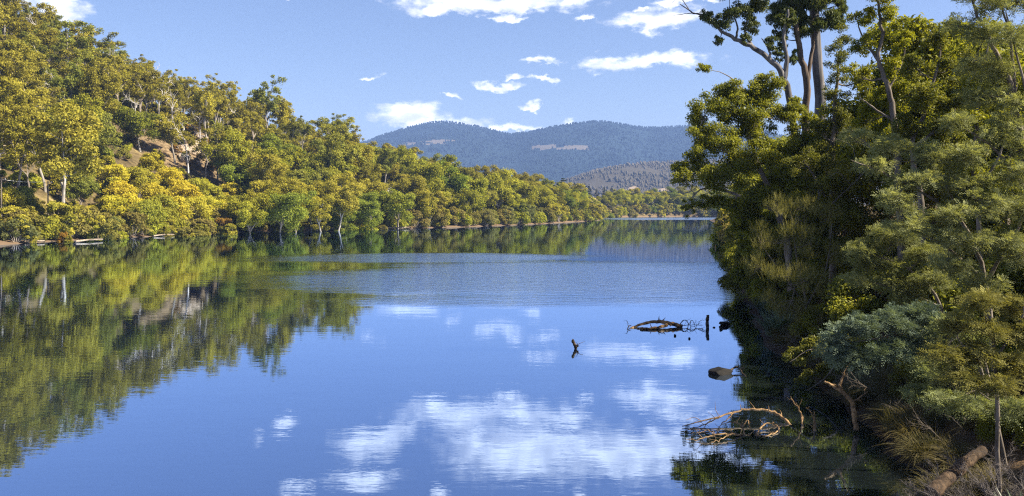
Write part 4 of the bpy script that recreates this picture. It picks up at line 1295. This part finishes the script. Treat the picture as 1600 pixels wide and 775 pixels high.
hero('blackwood_tree', 'dark clumped blackwood between the backlit tree and the feathery wattle', 'tree',
     [([(1450, 440, 34), (1440, 330, 34), (1425, 230, 34), (1442, 185, 34), (1462, 120, 34), (1472, 60, 34)], .14, .03), ([(1425, 230, 34), (1480, 190, 34), (1500, 150, 34)], .07, .02)],
     [(1432, 108, 34, 30, 26), (1460, 62, 34, 28, 24), (1482, 108, 34, 32, 30), (1440, 155, 33.6, 36, 25), (1492, 160, 34, 36, 30), (1420, 200, 33.6, 32, 26), (1470, 215, 34, 40, 30), (1510, 100, 35, 30, 30), (1455, 262, 34, 40, 30), (1510, 230, 35, 34, 34)],
     'small', 'blackwood', 'bark_dark', 7, dens=1.7)
hero('wattle_tree', 'tall feathery wattle with thin dark stems at the top right corner', 'tree',
     [([(1625, 430, 23), (1606, 300, 23), (1588, 180, 23), (1570, 110, 23), (1545, 60, 23), (1526, 20, 23), (1510, -40, 23)], .10, .02), ([(1588, 180, 23), (1578, 60, 23), (1556, -20, 23)], .05, .015), ([(1604, 260, 23), (1603, 150, 22.6), (1572, 20, 22.6)], .05, .015), ([(1606, 300, 23), (1550, 230, 22.6), (1490, 190, 22.4)], .04, .012)],
     [(1510, -10, 23, 34, 20), (1545, 10, 23, 34, 22), (1590, 0, 23, 40, 24), (1490, 40, 23.4, 24, 16), (1530, 55, 23, 34, 20), (1580, 60, 22.6, 38, 22), (1520, 100, 23, 36, 20), (1575, 115, 22.6, 40, 22), (1540, 150, 23, 40, 22), (1595, 165, 22.6, 34, 24), (1500, 190, 22.6, 38, 18), (1555, 205, 22.4, 42, 24), (1600, 230, 22.4, 40, 24), (1520, 245, 22.4, 40, 20), (1580, 275, 22, 40, 24), (1640, 120, 23, 40, 40), (1650, 40, 23, 40, 40)],
     'feather', 'wattle', 'bark_dark', 8, dens=1.0)
hero('wattle_tree', 'silvery feathery wattle with layered boughs in the middle of the right bank', 'tree',
     [([(1560, 560, 23), (1540, 440, 23), (1500, 340, 23), (1470, 270, 23)], .08, .02), ([(1540, 440, 23), (1470, 380, 22.4), (1400, 350, 22)], .05, .012), ([(1500, 340, 23), (1440, 300, 22.6), (1380, 270, 22.4), (1330, 250, 22)], .04, .01), ([(1540, 440, 23), (1590, 360, 22.4), (1600, 320, 22)], .05, .012)],
     [(1400, 232, 22.8, 42, 18), (1450, 245, 22.6, 42, 20), (1370, 262, 22.6, 36, 14), (1430, 285, 22.4, 44, 20), (1500, 290, 22.4, 44, 20), (1410, 315, 22, 40, 18), (1470, 330, 22, 44, 20), (1540, 325, 22, 44, 22), (1595, 330, 22, 36, 24), (1430, 358, 22, 44, 16), (1500, 375, 22, 44, 20), (1560, 385, 22, 44, 22), (1600, 400, 21.6, 36, 26), (1480, 415, 22.4, 40, 20), (1540, 440, 22.4, 44, 22), (1340, 215, 24, 26, 12)],
     'feather', 'wattle', 'bark_dark', 9, dens=1.0)
hero('wattle_bush', 'blue-green feathery wattle bough low over the water on the right', 'bush',
     [([(1560, 620, 21.5), (1520, 545, 21.5), (1450, 528, 21.3), (1390, 525, 21), (1330, 535, 21)], .06, .015)],
     [(1306, 535, 21, 34, 22), (1345, 508, 21, 42, 18), (1395, 500, 21, 44, 18), (1450, 495, 21.2, 38, 16), (1330, 562, 20.8, 36, 18), (1385, 545, 20.8, 42, 18), (1440, 535, 21, 36, 16), (1298, 552, 20.8, 22, 14)],
     'feather', 'wattle_blue', 'bark_dark', 10, ('wattle bushes'), ('stems', 'foliage'), dens=1.5)
hero('wattle_bush', 'grey-green feathery wattle tiers above the blue-green bough', 'bush',
     [([(1500, 600, 25), (1470, 480, 25), (1420, 420, 25), (1370, 400, 25)], .06, .015), ([(1470, 480, 25), (1400, 450, 25), (1330, 435, 25)], .04, .012)],
     [(1345, 388, 25, 38, 14), (1395, 372, 25, 44, 18), (1440, 395, 25, 40, 16), (1370, 412, 25, 40, 12), (1335, 438, 25, 28, 9), (1400, 445, 25, 40, 12), (1450, 440, 25, 36, 16), (1420, 475, 24.6, 34, 12)],
     'feather', 'wattle', 'bark_dark', 11, ('wattle bushes'), ('stems', 'foliage'), dens=1.3)
hero('tea_tree', 'dark upright spiky tea-tree bush at the water left of the blue-green wattle', 'bush',
     [([(1262, 560, 39), (1260, 480, 39), (1245, 400, 39), (1235, 330, 39)], .07, .02), ([(1260, 480, 39), (1225, 430, 38.5), (1195, 390, 38.5)], .05, .015), ([(1260, 480, 39), (1290, 420, 39), (1300, 350, 39)], .05, .015)],
     [(1215, 330, 38.6, 26, 22), (1250, 325, 39, 28, 24), (1290, 335, 39, 28, 24), (1190, 375, 38.5, 26, 26), (1228, 375, 38.5, 32, 28), (1268, 380, 38.5, 34, 30), (1302, 395, 39, 28, 30), (1182, 420, 38.5, 24, 24), (1215, 430, 38.2, 32, 28), (1258, 440, 38.2, 36, 30), (1295, 450, 38.5, 30, 30), (1230, 485, 38, 34, 26), (1275, 500, 38, 36, 26), (1198, 462, 38.4, 20, 20)],
     'spike', 'tea', 'bark_dark', 12, None, ('stems', 'foliage'), dens=1.1)
hero('tea_tree', 'yellowish small-leaved bush at the right picture edge above the dry twigs', 'bush',
     [([(1560, 640, 18.5), (1555, 560, 18.5), (1540, 500, 18.5), (1530, 460, 18.5)], .05, .012), ([(1555, 560, 18.5), (1500, 540, 18.2), (1470, 560, 18)], .03, .01), ([(1555, 560, 18.5), (1595, 500, 18.4), (1600, 470, 18.4)], .03, .01)],
     [(1530, 470, 18.6, 34, 18), (1585, 480, 18.6, 34, 20), (1495, 510, 18.4, 34, 18), (1550, 515, 18.4, 38, 20), (1600, 525, 18.4, 34, 22), (1470, 555, 18.2, 34, 16), (1525, 560, 18.2, 40, 20), (1580, 570, 18.2, 40, 22), (1500, 590, 18, 34, 16), (1560, 605, 18, 40, 18)],
     'feather', 'tea', 'bark_dark', 13, None, ('stems', 'foliage'), dens=1.6)

def shore_x(Y):
    return float(np.interp(Y, RIGHT0[::-1][:, 1][:-3], RIGHT0[::-1][:, 0][:-3]))


hero('wattle_bush', 'grey-green leafy boughs between the blue-green wattle and the right edge', 'bush',
     [([(1575, 640, 20), (1540, 570, 20), (1490, 545, 20), (1450, 560, 20)], .05, .012), ([(1575, 640, 20), (1560, 600, 19.6), (1500, 620, 19.4), (1450, 640, 19.4)], .04, .01)],
     [(1480, 520, 20.4, 36, 16), (1530, 530, 20.2, 38, 18), (1450, 575, 20, 34, 14), (1495, 565, 20, 36, 16), (1440, 615, 19.8, 30, 12), (1485, 625, 19.6, 36, 14), (1535, 640, 19.4, 36, 14), (1580, 635, 19.2, 34, 16)],
     'feather', 'wattle', 'bark_dark', 14, 'wattle bushes', ('stems', 'foliage'), dens=1.3)
hero('tea_tree', 'dark leafy boughs drooping over the shaded water below the spiky tea-tree', 'bush',
     [([(1330, 600, 31), (1310, 560, 31), (1270, 545, 31), (1235, 565, 31)], .05, .012), ([(1310, 560, 31), (1290, 590, 30.6), (1260, 610, 30.4)], .03, .01)],
     [(1240, 560, 31.4, 26, 16), (1275, 545, 31.4, 30, 18), (1310, 540, 31.6, 30, 20), (1262, 590, 31, 24, 12), (1300, 580, 31, 28, 16), (1335, 575, 31, 28, 18)],
     'small', 'blackwood', 'bark_dark', 15, None, ('stems', 'foliage'), dens=1.6)
hero('blackwood_tree', 'young bright-leaved tree filling the gap behind the silvery wattle', 'tree',
     [([(1540, 460, 29), (1530, 350, 29), (1520, 260, 29), (1530, 150, 29), (1545, 60, 29)], .09, .02), ([(1530, 300, 29), (1570, 220, 29), (1590, 130, 29)], .05, .012)],
     [(1545, 50, 29, 30, 24), (1525, 120, 29, 34, 28), (1580, 110, 29, 34, 28), (1530, 190, 29, 36, 28), (1585, 190, 29, 34, 30), (1520, 270, 29, 38, 28), (1575, 280, 29, 38, 30), (1600, 60, 29, 30, 28)],
     'small', 'glow', 'bark_dark', 16, None, dens=1.2)

# --- denser filling shrubs and trees of the right bank
NSH = [bush_meshes('bank_bush%d' % i, 500 + i, rx, h, lm, 620, .17, .07, 30, .05, 'bark_dark', tl) for i, (rx, h, lm, tl) in enumerate([(2.2, 3.4, 'blackwood', True), (2.0, 4.6, 'blackwood', True), (2.4, 3.0, 'near_euc', False), (2.1, 5.2, 'near_euc', True)])]
FILL = [(18, 49, 1, 1.2, 'behind the spiky tea-tree'), (20, 44, 3, 1.2, 'left behind the dark blackwood'), (17.5, 40, 0, 1.1, 'under the dark blackwood'), (21, 38, 1, 1.3, 'right behind the dark blackwood'), (16.2, 33, 0, 1.0, 'behind the grey-green wattle tiers'), (19.5, 33, 3, 1.2, 'below the backlit thin-crowned tree'),
        (18.5, 29, 1, 1.2, 'behind the layered silvery wattle'), (15.2, 28, 2, 1.0, 'above the blue-green wattle bough'), (21.5, 28, 3, 1.4, 'deep in the bank behind the silvery wattle'), (17, 24.5, 1, 1.1, 'under the tall corner wattle'), (20, 22, 3, 1.2, 'at the right edge behind the corner wattle'),
        (15.5, 21, 0, .8, 'behind the yellowish small-leaved bush'), (16.8, 56, 1, 1.2, 'below the overhanging eucalyptus at the water'), (19, 62, 3, 1.2, 'upstream of the overhanging eucalyptus'), (22, 58, 1, 1.4, 'at the foot of the tall grey gum'), (21, 68, 0, 1.2, 'second bush upstream of the overhanging eucalyptus'),
        (23, 76, 3, 1.2, 'third bush upstream of the overhanging eucalyptus'), (25.5, 84, 1, 1.2, 'fourth bush upstream of the overhanging eucalyptus'), (28.5, 95, 3, 1.2, 'fifth bush upstream of the overhanging eucalyptus'), (32, 108, 1, 1.2, 'sixth bush upstream of the overhanging eucalyptus'), (15.0, 36.5, 2, .9, 'at the water behind the fallen limb'), (17.2, 47, 2, .9, 'close behind the flax at the water'),
        (25, 48, 3, 1.6, 'high bush right of the grey gum trunk'), (25, 36, 3, 1.7, 'high bush behind the dark clumped blackwood'), (14, 24.3, 2, .55, 'low bush behind the tussocks'), (12.6, 31, 2, .42, 'low bush at the water beside the dead limb'), (12.2, 26.5, 0, .40, 'low bush between tussocks and dry twigs'), (13.2, 38, 2, .5, 'low bush at the water below the tea-tree'), (14.6, 46, 0, .6, 'low bush at the water upstream of the flax'), (13.4, 28.5, 0, .45, 'low bush under the blue-green bough'), (15.6, 52.5, 2, .7, 'low bush under the overhanging eucalyptus'), (12.2, 23, 0, .40, 'low bush left of the corner dry twigs'), (11.9, 21, 2, .34, 'lowest bush left of the corner log'), (13.3, 20.6, 0, .5, 'low bush behind the corner log'), (12.9, 18.9, 1, .33, 'low bush right of the corner log'), (14.4, 22.6, 1, .6, 'low bush under the yellowish bush')]
for i, (x, y, k, s, w) in enumerate(FILL):
    place('bank_bush', NSH[k], x, y, s, i * 1.9, ('dark leafy %s on the right bank' % w if ' bush ' in w[:14] and w.split()[1] == 'bush' else 'dark leafy bush %s on the right bank' % w), 'bush', 'leafy bushes on the right bank', ('stems', 'foliage'))
MID = [euc_meshes('mid%d' % i, 700 + i, 15, lm, 'bark', 1.1, (.2, .3), 700, .31, .13, 1.15) for i, lm in enumerate(['near_euc', 'glow'])]
RT = [(27, 64, 15), (24, 74, 13), (29, 86, 15), (31, 100, 14), (37, 118, 16), (40, 138, 17), (47, 158, 17), (52, 185, 18), (60, 210, 18), (66, 238, 18), (74, 268, 19), (82, 300, 18), (90, 335, 18), (96, 368, 18), (104, 400, 17), (112, 440, 18),
      (23, 52, 15), (24.5, 47, 16), (27, 54, 16), (30, 59, 17), (24, 42, 14), (34, 66, 17), (22.5, 37, 12), (37, 74, 17), (28, 50, 14), (32, 60, 15), (25, 26, 12)]
up_ = sorted([r for r in RT if to_u(r[0], r[1]) < 1300 and r[1] > 60], key=lambda r: r[1]); back_ = [r for r in RT if r not in up_]
for i, (x, y, h) in enumerate(up_ + back_):
    lab = '%s tree upstream of the overhanging eucalyptus along the right bank' % ORD[i] if i < len(up_) else '%s tree along the top of the right bank behind the blackwoods and wattles' % ORD[i - len(up_)]
    mid = y < 130
    place('eucalyptus_tree', MID[i % 2] if mid else EUC[[3, 6, 4][i % 3]], x, y, h / (15 if mid else 20), i * 1.4, lab, 'tree', 'trees along the top of the right bank')
for i in range(54):
    y = 56 + 300 * ((i + rs.random()) / 54) ** 1.5
    x = shore_x(y) + rs.uniform(.4, 2.6); near = y < 140
    place('waterside_shrub', NSH[i % 4] if near else SHRUB[i % 4], x, y, rs.uniform(.7, 1.1) * (1.0 if near else 1.1), i, '%s upstream of the overhanging eucalyptus at the right waterline' % ('dark shrub', 'tall dark shrub', 'low green shrub', 'tall green shrub')[i % 4], 'shrub', 'upstream shrubs of the right bank', ('stems', 'foliage'))

# --- flax, tussocks on the near right bank
for i, (u, v, Y, s, lab) in enumerate([(1200, 515, 43.5, .85, 'bluish flax clump hanging over the water below the tea-tree'), (1222, 520, 42, .8, 'flax clump right of the bluish one at the water'), (1186, 480, 50, .8, 'pale flax clump upstream of the tea-tree')]):
    x = at_u(u, Y); x = max(x, shore_x(Y) + .4)
    o = link('flax_clump', FLAX, None, (x, Y, tz(x, Y))); o.scale = (s, s, s); o.rotation_euler.z = i * 2
    tag(o, lab, 'plant', 'flax clumps on the right bank')
k = 0
for i in range(120):
    Y = rs.uniform(19, 44)
    xb = shore_x(Y)
    x = xb + abs(rs.normal(.2, 1.3)) + .1
    u = to_u(x, Y)
    if u > 1560: continue
    s = rs.uniform(.55, 1.05)
    o = link('sedge_tussock', SEDGE[i % 3], None, (x, Y, tz(x, Y))); o.scale = (s, s, s * rs.uniform(.7, 1.1)); o.rotation_euler = (rs.normal(0, .1), rs.normal(-.15, .1), rs.uniform(0, 6.28))
    where = 'beside the forked dead limb' if u < 1360 and Y < 33 else 'at the water under the tea-tree' if Y >= 33 else 'under the blue-green wattle bough' if u < 1430 else 'behind the dry grey twigs'
    tag(o, '%s dry sedge tussock %s' % ('small' if s < .8 else 'large', where), 'grass', 'sedge tussocks %s' % where)
o = link('flax_clump', FLAX, None, (at_u(1592, 17), 17, tz(at_u(1592, 17), 17))); o.scale = (.5, .5, .5)
tag(o, 'bright flax blades at the right edge above the dry twigs', 'plant', 'flax clumps on the right bank')


def px(u, v, dz=0.0):
    """the water point under a photograph pixel, raised by dz"""
    Y = CH * F / (v - HZ)
    p = P(u, v, Y)
    p[2] += dz
    return p


def stick_obj(name, label, cat, tubes, mt, group=None, sides=7, origin=None, part=None):
    """tubes: (world points, r0, r1); first is the main stem, the others side branches"""
    o0 = np.array(origin if origin is not None else tubes[0][0][0], float)
    root = None
    rng = np.random.default_rng(len(name) + len(label))
    e = link(name, None, None, tuple(o0)) if part else None
    mbs = {}
    for i, (pts, r0, r1) in enumerate(tubes):
        pn = (part[0] if i == 0 else part[1]) if part else 'x'
        mb = mbs.setdefault(pn, MB())
        n = 5 * len(pts)
        w = resample(np.array([np.asarray(q, float) for q in pts]) - o0, n)
        r = np.linspace(r0, r1, n) * (1 + rng.normal(0, .04 if r0 > .11 else .09, n))
        w[1:-1] += rng.normal(0, max(min(r0 * .16, .01), .012 if r0 < .06 else 0), w[1:-1].shape)
        tube(mb, w, np.maximum(r, .004), sides if r0 > .03 else 5)
        if .012 < r0 < .07 and len(pts) > 2:
            tw = mbs.setdefault(part[1] if part else 'x', MB())
            for _ in range(2 + len(pts) // 2):
                k = int(rng.integers(2, n - 2)); d = rot_dir(rng, w[k + 1] - w[k], R(rng.uniform(30, 75)), rng.uniform(0, 6.28)); d[2] = abs(d[2]) * .7
                q = path(rng, w[k], d, rng.uniform(4, 11) * r0 + .06, 4, 0, .25)
                tube(tw, q, np.linspace(r[k] * .5, .004, 5), 4, False)
    if part:
        for pn, mb in mbs.items(): link(pn, mb.mesh(name + '_' + pn, mt, True), e)
        return tag(e, label, cat, group)
    return tag(link(name, mbs['x'].mesh(name, mt, True), None, tuple(o0)), label, cat, group)


# --- driftwood standing in the river (mid right)
a = px
stick_obj('sunken_log', 'arched dark log with a loop of branches lying in the water mid right', 'log',
          [([a(984, 513, -.03), a(1003, 510, .12), a(1022, 509, .22), a(1038, 510, .22), a(1052, 511, .15), a(1066, 512, .06)], .06, .12), ([a(1000, 514.5, .05), a(1012, 515, .05), a(1030, 514, .08), a(1042, 512, .14)], .05, .09),
           ([a(1058, 512, .12), a(1070, 513, -.05), a(1078, 515, -.02)], .03, .015)], M['arch'], part=('trunk', 'branches'))
stick_obj('branch_loop', 'thin looped branches sticking out of the water beside the sunken log', 'branch',
          [([a(1060, 512, 0), a(1064, 510, .2), a(1070, 509, .32), a(1075, 510, .16), a(1074, 514, .0), a(1067, 516, -.05)], .03, .02), ([a(1064, 511, .08), a(1080, 511, .12), a(1098, 510.5, .08)], .02, .012), ([a(1078, 515, -.05), a(1080, 509, .3), a(1086, 512, .1), a(1079, 514, .1)], .02, .012),
           ([a(1086, 513, .0), a(1094, 508, .22), a(1101, 508, .3)], .016, .008), ([a(1090, 514, .0), a(1098, 516, .05), a(1101, 518, .02)], .018, .01), ([a(1088, 511, .1), a(1087, 508, .3)], .01, .006)], M['wetwood'], part=('stem', 'twigs'))
stick_obj('stump_post', 'upright dark post standing in the water', 'stump', [([a(1105, 512, -.3), a(1105, 512, .3), a(1105.5, 512, .46), a(1106, 512, .66)], .10, .08)], M['wetwood'], sides=9)
stick_obj('floating_stick', 'small forked twig left of the sunken log', 'stick', [([a(980, 515, -.05), a(982, 513, .08), a(986, 512, .14)], .02, .02), ([a(982, 513, .08), a(980, 511, .25), a(979, 511, .36)], .018, .01)], M['wetwood'], part=('stem', 'twigs'))
RKD = [rock_mesh('river_rock%d' % i, 30 + i, M['rock'], 3, .6, .7) for i in range(3)]
for (u, v, s, k, dz, lab) in [(1128, 584, (.52, .44, .36), 0, .07, 'largest dark rock in the water near the right bank'), (1132, 508, (.42, .3, .30), 1, .08, 'brown lump of root wood right of the upright post'), (1126, 514, (.14, .12, .16), 2, .05, 'small brown snag below the root lump'),
                              (1055, 525, (.07, .06, .13), 1, .03, 'tiny dark snag tip below the branch loop'), (1077, 529.5, (.08, .07, .10), 2, .02, 'tiny dark snag tip nearest the cloud reflection'), (1116, 512, (.10, .08, .08), 0, .02, 'tiny dark lump between post and root lump')]:
    p = a(u, v, dz); o = link('river_rock', RKD[k], None, tuple(p)); o.scale = s; o.rotation_euler.z = u
    tag(o, lab, 'rock', 'dark rocks and snags in the water')
stick_obj('sunken_branch', 'dark bent branch in the water right of the largest rock', 'branch', [([a(1140, 583, .10), a(1152, 580, .16), a(1160, 585, .05), a(1168, 589, -.05)], .04, .02)], M['wetwood'])
stick_obj('snag', 'bent dark snag alone in the middle of the river', 'stick', [([a(899, 545, -.15), a(899.5, 545, .05), a(898, 545, .20), a(894, 545, .40)], .075, .07), ([a(899, 545, .05), a(902, 545, .12), a(903, 545, .13)], .05, .03)], M['wetwood'], part=('stem', 'twigs'))
stick_obj('snag', 'tiny upright stick far out by the right bank', 'stick', [([a(1117, 388, -.2), a(1117, 388, .2), a(1118, 388, .55)], .09, .07)], M['wetwood'])

# --- golden fallen branches in the near water on the right
g = [([a(1238, 664, -.05), a(1215, 656, .18), a(1190, 655, .30), a(1160, 655, .28), a(1128, 660, .20), a(1098, 664, .12), a(1066, 668, .04)], .05, .012),
     ([a(1128, 660, .20), a(1106, 668, .14), a(1085, 672, .06), a(1068, 675, .03)], .022, .008), ([a(1146, 658, .25), a(1130, 667, .12), a(1122, 672, .07)], .02, .01),
     ([a(1164, 682, -.05), a(1160, 674, .12), a(1146, 668, .16), a(1128, 668, .10)], .03, .012), ([a(1160, 680, .02), a(1140, 684, .10), a(1118, 686, .12), a(1094, 689, .06), a(1072, 689, .03)], .03, .008),
     ([a(1140, 684, .10), a(1122, 691, .04), a(1100, 694, .02)], .014, .006), ([a(1118, 686, .12), a(1105, 682, .18), a(1088, 684, .12)], .014, .005), ([a(1098, 664, .12), a(1084, 662, .18), a(1072, 664, .15)], .012, .005),
     ([a(1160, 674, .12), a(1168, 668, .2), a(1172, 676, .06)], .02, .01), ([a(1110, 663, .14), a(1098, 672, .05), a(1080, 679, .02)], .012, .005)]
stick_obj('fallen_branch', 'sunlit golden fallen branch fanning out over the near water', 'branch', g, M['orangewood'], part=('stem', 'twigs'))
stick_obj('fallen_branch', 'small looped golden branch right of the fanned one', 'branch', [([a(1180, 680, .0), a(1192, 670, .10), a(1208, 668, .12), a(1217, 672, .06), a(1208, 679, .03), a(1190, 682, .02), a(1182, 680, .0)], .022, .018)], M['orangewood'])
stick_obj('upright_stick', 'golden crooked stick rising from the water in front of the bank', 'stick', [([a(1254, 672, -.1), a(1253, 660, .1), a(1249, 660, .38), a(1240, 660, .62), a(1235, 660, .72)], .03, .018), ([a(1247, 660, .42), a(1244, 660, .6)], .012, .006)], M['orangewood'], part=('stem', 'twigs'))
stick_obj('upright_stick', 'short pale broken stub right of the crooked stick', 'stick', [([a(1273, 675, -.1), a(1273, 668, .1), a(1272, 668, .32)], .055, .02), ([a(1272, 668, .2), a(1266, 668, .48), a(1259, 668, .58)], .016, .008)], M['orangewood'], part=('stem', 'twigs'))
stick_obj('dead_limb', 'forked sunlit dead limb leaning out from the bank', 'branch', [([P(1338, 672, 25.6), P(1335, 648, 25.8), P(1330, 628, 26), P(1316, 612, 26), P(1302, 604, 26), P(1288, 596, 26)], .085, .035), ([P(1316, 612, 26), P(1312, 600, 26.1), P(1318, 588, 26.2), P(1318, 581, 26.2)], .05, .025), ([P(1330, 630, 26), P(1342, 622, 26.2), P(1355, 612, 26.4)], .03, .012)], M['orangewood'], part=('stem', 'fork'))
stick_obj('fallen_log', 'thick brown log lying in the bottom right corner under dry twigs', 'log', [([P(1455, 772, 18.2), P(1480, 748, 18.6), P(1510, 722, 19.2), P(1535, 704, 19.8)], .16, .11)], M['brownlog'], sides=12)
stick_obj('bare_bough', 'bare grey bough arching through the leaves of the dark blackwood', 'branch', [([P(1300, 318, 43), P(1330, 290, 42.5), P(1360, 262, 42), P(1385, 262, 42)], .03, .012), ([P(1330, 290, 42.5), P(1310, 270, 42), P(1296, 276, 42)], .02, .008), ([P(1345, 275, 42), P(1330, 228, 42), P(1300, 216, 42)], .02, .008)], M['greytwig'], part=('stem', 'twigs'))


def twig_mesh(seed, n=8, L=.9, lv=3, r=.012, mt='greytwig'):
    rng = np.random.default_rng(seed); mb = MB()

    def rec(p, d, L, r, lv):
        q = path(rng, p, d, L, 4, .02, .16)
        tube(mb, q, np.linspace(r, r * .45, 5), 3, False)
        if lv:
            for k in (1, 2, 3, 3, 4, 4):
                rec(q[k], rot_dir(rng, q[k] - q[k - 1], R(rng.uniform(18, 50)), rng.uniform(0, 6.28)), L * .52, r * .6, lv - 1)
    for i in range(n):
        a_ = i * 6.28 / n + rng.uniform(-.3, .3)
        rec((0, 0, -.05), (math.cos(a_), math.sin(a_), rng.uniform(.3, 1.1)), L * rng.uniform(.7, 1.2), r, lv)
    return mb.mesh('dry_twigs', M[mt], False)


TW = [twig_mesh(1), twig_mesh(2)]
for i, (u, v, Y, s, lab) in enumerate([(1480, 700, 18.6, .95, 'fan of dry grey twigs over the corner log'), (1530, 720, 18, 1.0, 'dry twiggy shrub right of the corner log'), (1580, 700, 17.6, 1.0, 'dry twiggy shrub at the right edge'), (1590, 650, 18.6, .8, 'pale dry twigs below the yellowish bush at the right edge'), (1560, 755, 17, .8, 'dry twigs in the bottom right corner'), (1440, 690, 20, .5, 'small dry twig tuft at the waterline')]):
    x = at_u(u, Y); z = max(tz(x, Y), P(u, v, Y)[2] - .25)
    z = tz(x, Y)
    o = link('dry_twig_shrub', TW[i % 2], None, (x, Y, z)); o.scale = (s, s, s * .9); o.rotation_euler.z = i * 1.1
    tag(o, lab, 'shrub', 'dry grey twig shrubs')

TD = twig_mesh(3, 6, 1.1, 2, .014, 'bark_dark')
for i, (x, y, sc_, lab) in enumerate([(12.0, 33.5, 1.0, 'dark bare twigs at the water below the drooping boughs'), (11.6, 29.8, 1.1, 'dark bare twigs left of the forked dead limb'), (11.4, 27.0, .9, 'dark bare twigs right of the forked dead limb'), (12.6, 37.0, 1.2, 'dark bare twigs at the water beside the flax'), (11.3, 24.6, .9, 'dark bare twigs hanging over the near water edge'), (13.6, 43.5, 1.2, 'dark bare twigs at the water upstream of the flax'), (10.9, 22.2, .8, 'dark bare twigs at the water left of the dry shrubs')]):
    o = link('bare_twigs', TD, None, (x, y, max(tz(x, y), .05))); o.scale = (sc_, sc_, sc_ * .8); o.rotation_euler = (0, -.5, i * 1.7)
    tag(o, lab, 'twigs', 'dark bare twigs along the right waterline')

# ------------------------------------------------------------------ haze
mb = MB(); box(mb, (0, 3100, 262.5), (15000, 8800, 535))
hz = link('haze', mb.mesh('haze', M['rock']))
m, t = mat('valley_haze')
v = t.n('ShaderNodeVolumePrincipled', {'Color': (0.30, 0.49, 1.0, 1), 'Density': 0.000115, 'Anisotropy': 0.0})
t.n('ShaderNodeOutputMaterial', {'Volume': v.outputs[0]})
hz.data.materials.clear(); hz.data.materials.append(m)
tag(hz, 'thin blue haze in the valley air', 'haze', kind='stuff')

# ------------------------------------------------------------------ labels that still agree get their place from the left
by = {}
for o in list(col.objects):
    if o.parent is None and o.get('label') and o.get('category') and not o.get('kind'):
        by.setdefault(o['label'], []).append(o)
for lab, obs in by.items():
    if len(obs) < 2: continue
    obs.sort(key=lambda o: to_u(o.location.x, max(o.location.y, 1)))
    for i, o in enumerate(obs):
        t_ = '%s, %s from left' % (lab, ORD[i])
        if len(t_.replace('-', ' ').split()) > 16: t_ = t_.replace(' trunk,', ',').replace(' of the overhanging eucalyptus', '')
        o['label'] = t_
